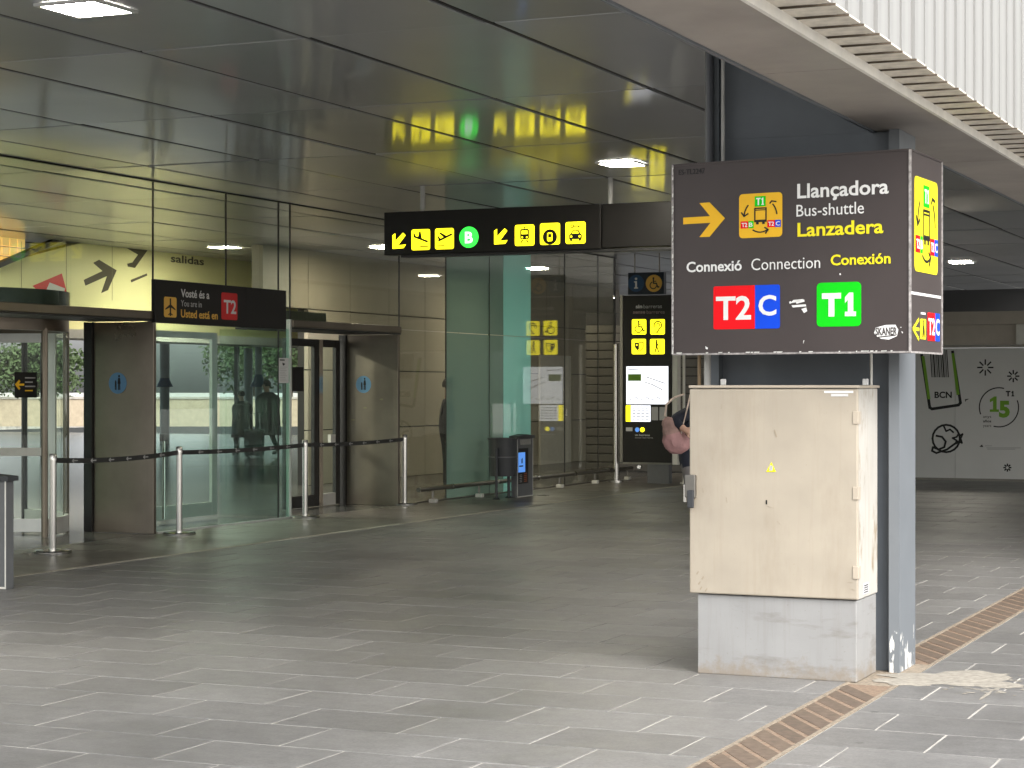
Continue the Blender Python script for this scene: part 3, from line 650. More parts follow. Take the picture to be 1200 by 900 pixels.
def bus_square(fr, z, q, quad, mat):
    """yellow shuttle square with its three terminal tags"""
    uv = boxpx(fr, z, *q, .09, mat, 'shuttle_square', bs)
    icon(fr, uv, I_BUS, M['ink'], bs); icon(fr, uv, arrows(), M['ink'], bs)
    u0, u1, v0, v1 = uv; w, h = u1 - u0, v1 - v0
    for (a, b, c, d), m_, t in (((.37, .62, .70, .93), 'green', 'T1'), ((.04, .22, .22, .38), 'red', 'T2'), ((.22, .34, .22, .38), 'green', 'B'), ((.66, .84, .22, .38), 'red', 'T2'), ((.84, .97, .22, .38), 'blue', 'C')):
        icon(fr, uv, [[(a, c), (b, c), (b, d), (a, d)]], M[m_], bs, .003, 'terminal_tag')
        e = .14 * (b - a); (text if t != 'T1' else lambda f_, t_, *a_: text_one(f_, *a_[:6], .0046))(fr, t, u0 + w * (a + e), u0 + w * (b - e), v0 + h * (c + .03), v0 + h * (d - .035), M['white'], bs, .02, .0046)
bus_square(ff, z1, (277.5, 440, 250, 416), None, M['amber'])
textpx(ff, 'Llançadora', z1, 497, 841, 266, 211, M['white'], bs, .020)
textpx(ff, 'Bus-shuttle', z1, 494, 748, 334, 290, M['white'], bs, 0)
textpx(ff, 'Lanzadera', z1, 498, 821, 410, 358, M['yellow'], bs, .020)
textpx(ff, 'Connexió', z1, 80, 288, 544, 505, M['white'], bs, .019)
textpx(ff, 'Connection', z1, 324, 583, 536, 493, M['white'], bs, -.004)
textpx(ff, 'Conexión', z1, 623, 848, 518, 478, M['yellow'], bs, .019)
# T2 C and T1 plates
def halfround(fr, z, x0, x1, xm, y0, y1, ml, mr):
    a = fr.px(*z(x0, y1)); b = fr.px(*z(x1, y1)); c = fr.px(*z(x0, y0)); m_ = fr.px(*z(xm, y1))
    full = rrect(a[0], b[0], a[1], c[1], .012)
    decal(fr, [[(min(u, m_[0]), v) for u, v in full]], ml, 'terminal_plate', bs)
    decal(fr, [[(max(u, m_[0] + .0004), v) for u, v in full]], mr, 'terminal_plate', bs)
halfround(ff, z1, 181, 431, 337, 597, 759, M['red'], M['blue'])
textpx(ff, 'T2', z1, 191, 323, 724, 636, M['white'], bs, .022)
textpx(ff, 'C', z1, 351, 418, 707, 631, M['white'], bs, .022)
boxpx(ff, z1, 570, 737, 584, 749, .10, M['green'], 'terminal_plate', bs)
text_one(ff, ff.px(*z1(590, 711))[0], ff.px(*z1(718, 711))[0], ff.px(*z1(590, 711))[1], ff.px(*z1(590, 623))[1], M['white'], bs)
for pts in ([(470, 660), (482, 648), (520, 644), (500, 655)], [(475, 668), (528, 664), (530, 672), (480, 676)], [(488, 650), (522, 646), (524, 654), (494, 662)], [(512, 682), (530, 676), (534, 690), (522, 697)], [(466, 655), (472, 652), (474, 660), (468, 662)]):
    polypx(ff, z1, pts, M['white'], 'torn_sticker', bs)
polypx(ff, z1, [(786, 772), (792, 752), (830, 742), (866, 741), (877, 760), (872, 784), (842, 797), (812, 794), (798, 786)], M['white'], 'torn_sticker', bs)
textpx(ff, 'SKANER', z1, 792, 872, 781, 752, M['brown'], bs, .016, .003)
polypx(ff, z1, [(802, 786), (868, 779), (868, 782), (802, 790)], M['brown'], 'torn_line', bs, .003)
for pts in ([(888, 766), (894, 768), (893, 774)], [(884, 752), (887, 748), (889, 752)], [(655, 548), (660, 547), (661, 553), (656, 554)], [(150, 822), (160, 828), (158, 834), (152, 832)], [(520, 800), (523, 800), (519, 812)]):
    polypx(ff, z1, pts, M['white'], 'paint_chip', bs)
random.seed(3)
for k in range(46):     # chipped left edge
    y = 140 + 710 * random.random(); w = random.uniform(2, 6); h = random.uniform(4, 16)
    polypx(ff, z1, [(27, y), (27 + w, y + 1), (27 + w * .8, y + h), (27, y + h)], M['chip'], 'paint_chip', bs, .0075)
for k in range(26):
    x = 40 + 880 * random.random(); y = 846 - (x - 40) * .0105; w = random.uniform(4, 22)
    polypx(ff, z1, [(x, y), (x + w, y - .4), (x + w * .8, y + 4), (x, y + 5)], M['chip'], 'paint_chip', bs, .0075)
textpx(ff, 'ES-TL2247', z1, 50, 148, 177, 158, M['ink'], bs, 0, .001)
fsd = bframe(PFR, PBR); z2 = zm(1050, 180, .26667)
a = fsd.px(*z2(80, 515)); b = fsd.px(*z2(181, 545)); c = fsd.px(*z2(80, 95))
uvs = (a[0], b[0], a[1], c[1]); decal(fsd, [rrect(*uvs, .035)], M['yellow'], 'shuttle_square', bs)
icon(fsd, uvs, I_BUS, M['ink'], bs); icon(fsd, uvs, arrows(), M['ink'], bs)
for (p, q, r_, s_), m_, t in (((.37, .62, .70, .93), 'green', 'T1'), ((.03, .22, .20, .38), 'red', 'T2'), ((.22, .33, .20, .38), 'green', 'B'), ((.66, .84, .20, .38), 'red', 'T2'), ((.84, .99, .20, .38), 'blue', 'C')):
    icon(fsd, uvs, [[(p, r_), (q, r_), (q, s_), (p, s_)]], M[m_], bs, .003, 'terminal_tag')
    w, h = uvs[1] - uvs[0], uvs[3] - uvs[2]; e_ = .14 * (q - p)
    (text if t != 'T1' else lambda f_, t_, *a_: text_one(f_, *a_[:6], .0046))(fsd, t, uvs[0] + w * (p + e_), uvs[0] + w * (q - e_), uvs[2] + h * (r_ + .04), uvs[2] + h * (s_ - .04), M['white'], bs, .02, .0046)
a = fsd.px(*z2(63, 617)); b = fsd.px(*z2(196, 635)); c = fsd.px(*z2(63, 605))
decal(fsd, [[(a[0], a[1]), (b[0], a[1]), (b[0], c[1]), (a[0], c[1])]], M['white'], 'divider_line', bs)
a = fsd.px(*z2(74, 770)); L_ = a[0]; ym = a[1]; w = fsd.px(*z2(98, 770))[0] - L_
decal(fsd, stroke([(L_ + w, ym + .052), (L_, ym), (L_ + w, ym - .052)], .018) + stroke([(L_, ym), (L_ + w * 1.05, ym)], .018), M['yellow'], 'arrow', bs)
uv = boxpx(fsd, z2, 106, 130, 725, 815, .08, M['yellow'], 'walk_square', bs); icon(fsd, uv, I_WALK, M['ink'], bs)
uvr = boxpx(fsd, z2, 138, 170, 698, 822, .04, M['red'], 'terminal_plate', bs); text(fsd, 'T2', uvr[0] + .01, uvr[1] - .01, uvr[2] + .032, uvr[3] - .030, M['white'], bs, .02)
uvr = boxpx(fsd, z2, 170.3, 190, 702, 824, .04, M['blue'], 'terminal_plate', bs); text(fsd, 'C', uvr[0] + .01, uvr[1] - .01, uvr[2] + .032, uvr[3] - .030, M['white'], bs, .02)
boxpx(fsd, z2, 108, 128, 697, 706, 0, M['white'], 'distance_print', bs)

# ------------------------------------------------------------------ hanging lit sign
hsn = thing('hanging_sign', 'long black hanging sign with lit yellow pictograms under the ceiling', 'sign')
HY = 20.17
hl, hm, hr = hit(450, 270, 1, HY).x, hit(704.5, 270, 1, HY).x, -6.1
hz0 = hit(450, 299, 1, HY).z; hz1 = hit(450, 249, 1, HY).z
MB().box(hl, hm - .008, HY, HY + .22, hz0, hz1).build('sign_box', M['sign_black'], hsn, bevel=.006)
MB().box(hm + .008, hr, HY + .01, HY + .21, hz0 + .01, hz1).build('sign_box', M['sign_black'], hsn, bevel=.006)
MB().box(hl + .2, hr - .1, HY + .03, HY + .19, hz0 - .03, hz0 - .002).build('cable_tray', M['black'], hsn)
for px in (490, 711):
    x = hit(px, 240, 1, HY).x
    MB().tube([(x, HY + .11, hz1), (x, HY + .11, Z_CEIL)], .028, 12).build('hanger_rod', M['pipe_light'], hsn, True)
fh = Frame((0, HY, 0), (1, 0, 0), (0, -1, 0)); z3 = zm(450, 255, .20833)
def diag(z, dx, dy): return polypx(fh, z, [(48 + dx, 176 + dy), (48 + dx, 100 + dy), (64 + dx, 88 + dy), (64 + dx, 132 + dy), (107 + dx, 85 + dy), (122 + dx, 99 + dy), (80 + dx, 156 + dy), (124 + dx, 151 + dy), (110 + dx, 172 + dy)], M['lit_yellow'], 'arrow', hsn)
diag(z3, 0, 0); diag(z3, 572, -25)
def sq(x0, x1, y0, y1, ic, hole=None, extra=None):
    uv = boxpx(fh, z3, x0, x1, y0, y1, .10, M['lit_yellow'], 'pictogram', hsn); icon(fh, uv, ic, M['ink'], hsn)
    if hole: icon(fh, uv, hole, M['lit_yellow'], hsn, .0055)
    if extra: icon(fh, uv, extra, M['ink'], hsn, .008)
    return uv
sq(155, 259, 68, 184, I_LAND); sq(288, 393, 62, 179, I_TAKE)
a = fh.px(*z3(427, 112)); b = fh.px(*z3(529, 112)); r_ = (b[0] - a[0]) / 2
decal(fh, [circ(a[0] + r_, a[1], r_ * 1.06, 32)], M['lit_green'], 'pictogram', hsn)
textpx(fh, 'B', z3, 456, 500, 145, 80, M['lit_white'], hsn, .03)
sq(737, 846, 42, 160, I_TRAIN, I_TRAIN_HOLE)
uv = sq(878, 990, 33, 154, I_METRO, I_METRO_HOLE, I_METRO_IN)
text(fh, 'METRO', uv[0] + .13 * (uv[1] - uv[0]), uv[1] - .17 * (uv[1] - uv[0]), uv[2] + .78 * (uv[3] - uv[2]), uv[2] + .93 * (uv[3] - uv[2]), M['ink'], hsn, 0)
sq(1022, 1134, 26, 148, I_CAR, I_CAR_HOLE)

# ------------------------------------------------------------------ terminal front
fa = thing('glass_front', 'glass and steel terminal front with recessed door bays', 'building front')
YA = [15.57, 18.55, 21.54, 24.47]
for y in (15.57, 17.06):
    MB().box(X_FAC - .012, X_FAC, y + .006, y + 1.484, 2.45, Z_CEIL).build('upper_pane', M['glass'], fa)
for y in (18.55, 20.045): MB().box(X_FAC - .012, X_FAC, y + .006, y + 1.489, 2.34, Z_CEIL).build('upper_pane', M['glass'], fa)
MB().box(X_FAC - .012, X_FAC, 21.546, 24.464, 2.45, Z_CEIL).build('upper_pane', M['glass_warm'], fa)
for y in (18.60, 20.055): MB().box(X_FAC - .012, X_FAC, y + .004, y + 1.448, .02, 2.335).build('pane', M['glass_bay'], fa)
MB().box(X_FAC - .02, X_FAC + .02, 18.62, 21.50, -.01, .02).build('sill', M['silver'], fa)
MB().box(X_FAC - 1.0, X_FAC - .014, 21.50, 21.512, .02, 2.335).build('side_pane', M['glass_bay'], fa)
MB().box(X_FAC - .05, X_FAC + .01, 21.515, 21.545, 0, 2.45).build('corner_post', M['silver'], fa)
right = [(24.50, 25.97, 'glass_warm'), (25.97, 27.47, 'reflection_faint'), (27.47, 27.99, 'reflection_faint'), (27.99, 29.05, 'reflection_teal'), (29.05, 30.47, 'glass_warm'), (30.47, 31.97, 'glass_warm'), (31.97, 32.75, 'glass_warm')]
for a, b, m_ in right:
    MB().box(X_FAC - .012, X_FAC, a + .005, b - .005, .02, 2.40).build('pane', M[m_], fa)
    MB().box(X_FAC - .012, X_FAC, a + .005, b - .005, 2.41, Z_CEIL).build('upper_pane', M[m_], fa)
for y in (18.55, 20.05, 21.53, 21.25, 25.97, 27.47, 30.47, 31.97, 24.49):
    MB().box(X_FAC - .014, X_FAC + .002, y - .007, y + .007, 2.46 if y < 21 else .0, Z_CEIL).build('mullion', M['joint'], fa)
MB().box(X_FAC - .03, X_FAC + .006, 32.76, 32.79, 0, Z_CEIL).build('mullion', M['joint'], fa)
MB().box(X_FAC - .025, X_FAC + .025, 5, 32.8, Z_CEIL - .012, Z_CEIL - .001).build('head_channel', M['dark_rail'], fa)
MB().box(X_FAC - .03, X_FAC + .02, 24.5, 32.75, -.002, .018).build('sill', M['rail_metal'], fa)
for a, b in ((12.0, 18.60), (21.55, 24.50)):
    hd = MB().box(X_FAC - .10, X_FAC + .03, a, b, 2.355, 2.445).build('header', M['panel_steel'], fa, bevel=.006)
    MB().box(X_FAC - .10, X_FAC + .02, a, b, 2.335, 2.352).build('header_lip', M['black'], hd)
    MB().box(X_FAC - .80, X_FAC - .102, a, b, 2.34, 2.36).build('recess_roof', M['black'], hd)
for yy in (18.55, 24.44):
    MB().box(X_FAC - .79, X_FAC - .07, yy + .004, yy + .04, .0, 2.33).build('reveal_panel', M['panel_steel'], fa, bevel=.004)
    MB().box(X_FAC - .075, X_FAC + .005, yy - .002, yy + .05, 0, 2.335).build('corner_post', M['panel_steel'], fa, bevel=.004)
    MB().box(X_FAC - .90, X_FAC - .795, yy - .03, yy + .05, 0, 2.335).build('black_jamb', M['black'], fa)
    MB().box(X_FAC - .79, X_FAC - .07, yy + .0, yy + .003, .004, .10).build('kick_plate', M['panel_steel'], fa)
MB().box(X_FAC - .012, X_FAC, 5, 15.55, .02, Z_CEIL).build('pane', M['glass_warm'], fa)
# round stickers on reveals
for (px, py, yy) in ((138, 449, 18.553), (426, 450.5, 24.443)):
    p = hit(px, py, 1, yy); fr = Frame((p.x, yy, p.z), (1, 0, 0), (0, -1, 0))
    decal(fr, [circ(0, 0, .118, 32)], M['sky_blue'], 'round_sticker', fa); icon(fr, (-.07, .08, -.09, .10), I_FAMILY, M['ink'], fa)
for px, py, w, h in ((414, 492, 6, 3), (447, 468, 4, 3), (428, 478, 4, 5)):
    p = hit(px, py, 1, 24.443); fr = Frame((p.x, 24.443, p.z), (1, 0, 0), (0, -1, 0)); decal(fr, [blob(0, 0, .03, .012, px, 10)], M['olive'], 'glue_mark', fa)
# entrance sign
es = thing('entrance_sign', 'black entrance sign with airplane square and red T2 above the glass bay', 'sign')
fe0 = hit(182, 350, 0, X_FAC + .06).y; fe1 = hit(336, 350, 0, X_FAC + .06).y
ez1 = hit(182, 327, 0, X_FAC + .06).z; ez0 = hit(182, 378, 0, X_FAC + .06).z
MB().box(X_FAC + .008, X_FAC + .06, fe0, fe1 - .95, ez0, ez1).build('sign_box', M['sign_black'], es, bevel=.004)
MB().box(X_FAC + .008, X_FAC + .055, fe1 - .942, fe1, ez0, ez1).build('sign_box', M['sign_black'], es, bevel=.004)
fe = Frame((X_FAC + .06, 0, 0), (0, 1, 0), (1, 0, 0)); z4 = zm(180, 240, .25)
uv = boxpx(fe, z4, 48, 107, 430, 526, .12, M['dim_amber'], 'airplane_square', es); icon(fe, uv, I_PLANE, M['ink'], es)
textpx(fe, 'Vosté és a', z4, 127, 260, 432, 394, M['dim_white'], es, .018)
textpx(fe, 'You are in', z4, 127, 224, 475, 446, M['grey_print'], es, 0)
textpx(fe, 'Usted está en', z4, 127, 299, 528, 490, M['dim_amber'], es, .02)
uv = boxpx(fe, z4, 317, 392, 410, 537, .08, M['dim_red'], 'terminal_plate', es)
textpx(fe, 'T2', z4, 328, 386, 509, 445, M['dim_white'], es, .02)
# paper notice on the glass
nt_ = thing('paper_notice', 'white printed notice taped to the glass beside the door bay', 'notice')
fn = Frame((X_FAC + .002, 0, 0), (0, 1, 0), (1, 0, 0)); z5 = zm(170, 380, .28947)
boxpx(fn, z5, 541, 581, 136, 238, .04, M['dim_white'], 'sheet', nt_)
for k in range(9): boxpx(fn, z5, 545, 575 - (k * 7) % 11, 172 + k * 7, 174 + k * 7, 0, M['grey_print'], 'printed_line', nt_, .003)
boxpx(fn, z5, 545, 564, 142, 147, 0, M['ink'], 'printed_line', nt_, .003); polypx(fn, z5, [(555, 155), (566, 160), (560, 168), (556, 164)], M['ink'], 'symbol', nt_, .003)

# sliding door leaf inside the bay
sdr = thing('sliding_door', 'silver framed glass door leaf standing behind the green glass bay', 'door')
xd = X_FAC - .78
for a, b in ((19.58, 19.66), (20.98, 21.10)): MB().box(xd - .04, xd, a, b, .05, 2.28).build('stile', M['silver'], sdr)
MB().box(xd - .04, xd, 19.665, 20.975, .05, .21).build('bottom_rail', M['silver'], sdr)
MB().box(xd - .04, xd, 19.665, 20.975, 2.2, 2.28).build('top_rail', M['silver'], sdr)
MB().box(xd - .024, xd - .014, 19.662, 20.978, .212, 2.198).build('pane', M['glass'], sdr)
p = hit(192, 550, 0, X_FAC - .3); MB().tube([(X_FAC - .3, p.y, .12), (X_FAC - .3, p.y, 1.02)], .022, 10).build('handle', M['steel'], sdr, True)
MB().box(X_FAC - .33, X_FAC - .27, p.y - .04, p.y + .04, 1.0, 1.08).build('handle_cap', M['dark_plastic'], sdr)

# revolving doors
def revolving(cy, label, spin, lamp_px):
    cx = X_FAC - .80 - 1.36; t = thing('revolving_door', label, 'revolving door', None, (cx, cy, 0))
    MB().lathe([(0, 2.38), (1.40, 2.38), (1.40, 2.66), (0, 2.66)], n=48).build('canopy_drum', pbr('drum glossy green grey', (.08, .10, .09), .18, metal=.4, var=.1), t, True)
    MB().lathe([(1.30, 2.22), (1.39, 2.22), (1.39, 2.375), (1.30, 2.375), (1.30, 2.22)], n=48).build('drum_ring', M['panel_steel'], t, True)
    for a0 in (2, 182):
        MB().lathe([(1.36, .20), (1.372, .20), (1.372, 2.22), (1.36, 2.22), (1.36, .20)], n=20, a0=R(a0), a1=R(a0 + 84)).build('curved_wall', M['glass'], t, True)
        MB().lathe([(1.345, .02), (1.385, .02), (1.385, .20), (1.345, .20), (1.345, .02)], n=20, a0=R(a0), a1=R(a0 + 84)).build('curved_rail', M['silver'], t, True)
        for a in (a0, a0 + 42, a0 + 84):
            c_, s_ = math.cos(R(a)), math.sin(R(a)); MB().tube([(1.37 * c_, 1.37 * s_, .0), (1.37 * c_, 1.37 * s_, 2.24)], .035, 8).build('drum_post', M['panel_steel'] if a != a0 + 84 else M['black'], t)
    MB().tube([(0, 0, 0), (0, 0, 2.38)], .05, 12).build('centre_shaft', M['silver'], t, True)
    for q in range(4):
        Mx = Matrix.Rotation(R(spin + 90 * q), 4, 'Z')
        lf = MB().box(.06, .12, -.025, .025, .03, 2.2, 0, Mx).box(1.22, 1.30, -.025, .025, .03, 2.2, 0, Mx).box(.12, 1.22, -.025, .025, .03, .17, 0, Mx).box(.12, 1.22, -.025, .025, 2.1, 2.2, 0, Mx).build('door_leaf', M['silver'], t)
        MB().box(.12, 1.22, -.006, .006, .172, 2.098, 0, Mx).build('leaf_pane', M['glass'], lf)
        MB().box(.12, 1.22, -.045, -.027, .86, .95, 0, Mx).build('push_bar', M['pale'], lf)
    return t
r1 = revolving(17.62, 'revolving door with painted orange arrow reflection at the left edge behind the first belt post', 20, None)
gd = thing('glass_door', 'narrow black framed glass door between the glass bay and right steel reveal', 'door')
xg = X_FAC - .84
for a, b, m_ in ((22.86, 22.90, 'black'), (23.62, 23.74, 'black'), (23.76, 23.86, 'chrome'), (24.22, 24.34, 'black')): MB().box(xg - .05, xg, a, b, .01, 2.26).build('stile', M[m_], gd)
for a, b in ((22.905, 23.615), (23.865, 24.215)):
    MB().box(xg - .03, xg - .018, a, b, .172, 2.158).build('pane', M['glass'], gd)
    MB().box(xg - .05, xg, a, b, .01, .17).build('bottom_rail', M['silver'] if a > 23.5 else M['black'], gd); MB().box(xg - .05, xg, a, b, 2.16, 2.26).build('top_rail', M['black'], gd)
MB().box(xg + .003, xg + .05, 23.99, 24.12, .84, .97).build('handle', M['pale'], gd)
MB().box(xg + .002, xg + .008, 23.02, 23.32, 1.56, 1.88).build('dark_sticker', M['ink'], gd)
MB().box(xg - .5, xg, 22.86, 23.95, 2.38, 2.62).build('door_housing', pbr('housing green grey', (.10, .13, .11), .3, metal=.3), gd)
cx = X_FAC - 2.16
def st_(px0, px1, py0, py1, cy):      # arrow sign reflection by the door's curved wall, painted as a flat decal
    xp = cx + 1.28; fr = Frame((xp, 0, 0), (0, 1, 0), (1, 0, 0)); return fr
fr = Frame((cx + 1.25, 0, 0), (0, 1, 0), (1, 0, 0)); fr2 = Frame((cx + 1.25 - cx, -17.62, 0), (0, 1, 0), (1, 0, 0)); fr2.px = lambda x, y: fr.px(x, y)
boxpx(fr2, zi, 17, 43, 436, 466, 0, M['ink'], 'dark_reflection', r1)  # reflection in the door glass painted as a dark decal
polypx(fr2, zi, [(17, 450.5), (22, 445), (23.5, 447), (21.5, 449.5), (28, 449.5), (28, 452), (21.5, 452), (23.5, 455), (22, 457)], M['amber'], 'arrow', r1, .003)
for k in range(4): boxpx(fr2, zi, 29, 41 - k % 2 * 3, 442 + k * 5, 443.5 + k * 5, 0, M['amber'] if k == 3 else M['grey_print'], 'printed_line', r1, .003)

# ------------------------------------------------------------------ inside the hall
yw_ = thing('lime_wall', 'bright lime yellow wall with slanted pictograms seen above the door header', 'wall')
XY = -18.9; fy = Frame((XY, 0, 0), (0, 1, 0), (1, 0, 0))
a0 = fy.px(0, 312); a1 = fy.px(70, 282); sl_ = (a1[1] - a0[1]) / (a1[0] - a0[0])
poly = [(20, 2.5), (33.5, 2.5), (33.5, Z_CEIL), (a1[0] + .55, Z_CEIL), (20, a0[1] - sl_ * (a0[0] - 20) if a0[1] - sl_ * (a0[0] - 20) > 2.55 else 2.55)]
MB().prism([(XY - .25, u, v) for u, v in poly], [(XY, u, v) for u, v in poly]).build('wall_sheet', M['lime'], yw_)
MB().prism([(XY - .02, a0[0] - 3, a0[1] - 3 * sl_), (XY + .08, a0[0] - 3, a0[1] - 3 * sl_), (XY + .08, a0[0] - 3, a0[1] - 3 * sl_ + .08), (XY - .02, a0[0] - 3, a0[1] - 3 * sl_ + .08)],
           [(XY - .02, a1[0] + .5, a1[1] + .5 * sl_), (XY + .08, a1[0] + .5, a1[1] + .5 * sl_), (XY + .08, a1[0] + .5, a1[1] + .5 * sl_ + .08), (XY - .02, a1[0] + .5, a1[1] + .5 * sl_ + .08)]).build('sloping_rail', M['black'], yw_)
z6 = zm(0, 240, .2)
polypx(fy, z6, [(490, 440), (600, 388), (545, 340), (580, 322), (683, 384), (632, 500), (592, 518), (626, 418), (500, 474)], M['dark_olive'], 'arrow', yw_)
polypx(fy, z6, [(735, 250), (870, 258), (790, 370), (748, 362), (745, 345), (775, 338), (808, 292)], M['dark_olive'], 'airplane_print', yw_)
polypx(fy, z6, [(765, 440), (860, 402), (862, 415), (768, 455)], M['dark_olive'], 'airplane_print', yw_)
polypx(fy, z6, [(190, 475), (362, 402), (392, 515), (240, 520)], M['dim_red'], 'red_square', yw_)
polypx(fy, z6, [(290, 455), (380, 490), (375, 512), (265, 512)], M['dim_white'], 'red_square_print', yw_, .003)
textpx(fy, 'salidas', zm(180, 240, .25), 80, 235, 268, 232, M['dark_olive'], yw_, .02)
z7 = zm(180, 240, .25)
for x in (125, 388, 657): 
    polypx(fy, z6, [(x - 1, 215), (x + 1, 215), (x + 1, 560), (x - 1, 560)], M['olive'], 'panel_joint', yw_)
MB().box(XY - .25, XY + .6, 20, 40, 2.36, 2.495).build('bulkhead_soffit', M['pale'], yw_)
lw = thing('glass_block_window', 'amber glass block window behind the sloping yellow wall', 'window')
for i in range(12):
    for j in range(9):
        MB().box(XY - .45, XY - .35, 22.9 + i * .19, 22.9 + i * .19 + .17, 2.6 + j * .145, 2.6 + j * .145 + .125).build('glass_block', M['amber_block'], lw)
# beige inner wall
bw = thing('beige_wall', 'beige panelled inner wall behind the right glass panes', 'wall')
XB = -16.4
for k in range(-1, 10):
    for j, (za, zb) in enumerate(((0, .9), (.91, 1.9), (1.91, 2.9), (2.91, Z_CEIL))):
        y = 28.9 + k * 1.45
        if k < 0 and j < 3: continue
        MB().box(XB - .08, XB, y + .005, y + 1.445, za + .004, zb - .004).build('wall_panel', M['wall_beige'], bw)
MB().box(XB - .2, XB - .081, 27.45, 28.89, 2.91, Z_CEIL).build('wall_core', M['wall_beige'], bw); MB().box(XB - .2, XB - .081, 28.9, 43.4, 0, Z_CEIL).build('wall_core', M['black'], bw)
ww = thing('service_door', 'pale grey service door in the beige inner wall', 'door')
MB().box(XB + .004, XB + .05, 38.6, 40.3, 0, 2.3).build('door_leaf', M['pale'], ww); MB().box(XB + .052, XB + .09, 39.9, 39.95, 1.0, 1.15).build('handle', M['steel'], ww)
# luminaires
def luminaire(x, y, label, mat, s=.30, grp=None):
    t = thing('ceiling_light', label, 'ceiling light', grp, (x, y, Z_CEIL))
    f = MB()
    for a, b, c, d in ((-s - .03, s + .03, -s - .03, -s), (-s - .03, s + .03, s, s + .03), (-s - .03, -s, -s, s), (s, s + .03, -s, s)): f.box(a, b, c, d, -.022, -.004)
    f.build('frame', M['silver'], t); MB().box(-s + .001, s - .001, -s + .001, s - .001, -.018, -.005).build('diffuser', mat, t)
G1, G2 = 'square lights in the canopy ceiling', 'square lights inside the hall'
luminaire(-7.15, 9.93, 'nearest square ceiling light at the top left corner', M['lamp'], .19, G1)
luminaire(-7.15, 19.0, 'square ceiling light above the hanging sign beside the big brown sign', M['lamp'], .18, G1)
luminaire(-7.15, 36.3, 'small ceiling light to the right of the big brown sign', M['lamp'], .19, G1)
for x, y, l in ((-14.9, 28.7, 'hall light just left of the hanging sign'), (-14.9, 35.0, 'hall light under the hanging sign seen beside the teal strip'), (-19.6, 39, 'hall light seen through the pane beside the right steel reveal')):
    luminaire(x, y, l, M['lamp_in'], .17, G2)
luminaire(-17.2, 27.6, 'small stand-in light for a reflected canopy lamp in front of the lime wall lettering', M['lamp_in'], .2, G2)  # added lamp standing in for a canopy light mirrored in the glass
for x, y, l in ((-18.0, 18.6, 'added unseen light ahead of the lime wall near the left door'), (-17.9, 20.6, 'added unseen light washing the left end of the lime wall')):
    luminaire(x, y, l, M['lamp_fill'], .34, G2)  # extra lamps out of view, added to brighten the lime wall
# far side of the hall: open to daylight
rg = thing('rear_glazing', 'steel framed rear glazing of the hall seen through the doors', 'window wall')
for y in range(24, 60, 4): MB().box(-27.1, -27, y - .05, y + .05, 0, Z_CEIL).build('mullion', M['pipe_dark'], rg)
MB().box(-27.1, -27, 20, 60, 2.9, 3.0).build('transom', M['pipe_dark'], rg)
MB().box(-27.12, -27.101, 20, 60, 3.0, Z_CEIL).build('top_band', M['pale'], rg)

# ------------------------------------------------------------------ far end: shutter, hoarding, beam
sh = thing('roller_shutter', 'brown grey slatted roller shutter behind the accessibility totem', 'shutter')
sm_ = MB().prism([(-14.3, 0, 0), (-14.3, -.012, .01), (-14.3, -.012, .14), (-14.3, 0, .15)], [(-9.2, 0, 0), (-9.2, -.012, .01), (-9.2, -.012, .14), (-9.2, 0, .15)]).mesh('slat', M['shutter'])
for k in range(17): put('slat', sm_, sh, (0, 36, .02 + k * .165))
MB().box(-14.3, -9.2, 36.02, 36.3, 0, 3.05).build('shutter_box', M['black'], sh)
hd_ = thing('white_hoarding', 'white construction hoarding printed with luggage tag, globe and anniversary graphics', 'hoarding')
HB = 35.0
hx1 = -2.9
htop = hit(1150, 408, 1, HB).z
for a, b in ((-9.1, -7.0), (-7.0, -4.95), (-4.95, -2.9)): MB().box(a + .003, b - .003, HB, HB + .05, .04, htop).build('board', M['hoard'], hd_)
MB().box(-9.1, -2.9, HB - .01, HB + .06, 0, .038).build('base_rail', M['rail_metal'], hd_)
fb = Frame((0, HB, 0), (1, 0, 0), (0, -1, 0)); z8 = zm(1040, 340, .26667)
decal(fb, stroke([fb.px(*z8(x, y)) for x, y in ((150, 285), (186, 516), (196, 522), (312, 505), (321, 495), (286, 270))], .05), M['ink'], 'luggage_tag', hd_)
polypx(fb, z8, [(150, 290), (163, 290), (189, 478), (177, 480)], M['green'] if False else paint('leaf print', (.16, .34, .03), .5), 'green_band', hd_, .004)
LG = bpy.data.materials['leaf print']
polypx(fb, z8, [(281, 278), (293, 276), (317, 458), (304, 462)], LG, 'green_band', hd_, .004)
bars = []
x = 192
for w in (4, 2, 6, 2, 3, 5, 2, 4, 6, 2, 3, 4):
    bars.append([fb.px(*z8(x - 6, 262)), fb.px(*z8(x - 6 + w, 262)), fb.px(*z8(x + 2 + w, 383)), fb.px(*z8(x + 2, 383))]); x += w + 3
decal(fb, bars, M['ink'], 'barcode', hd_)
textpx(fb, 'BCN', z8, 207, 283, 474, 446, M['ink'], hd_, .03)
def burst(cx_, cy_, r0, r1):
    P = [fb.px(*z8(cx_ + r * math.cos(R(45 * k)), cy_ + r * math.sin(R(45 * k)))) for k in range(8) for r in (r0, r1)]
    return decal(fb, [q for k in range(8) for q in stroke([P[2 * k], P[2 * k + 1]], .025)], M['ink'], 'sunburst', hd_)
burst(430, 340, 14, 34); burst(553, 378, 11, 25); burst(527, 780, 8, 16)
def ringpx(cx_, cy_, r, a0_, a1_, w, mat, nm): return decal(fb, stroke([fb.px(*z8(cx_ + r * math.cos(R(a0_ + (a1_ - a0_) * k / 20)), cy_ + r * math.sin(R(a0_ + (a1_ - a0_) * k / 20)))) for k in range(21)], w), mat, nm, hd_)
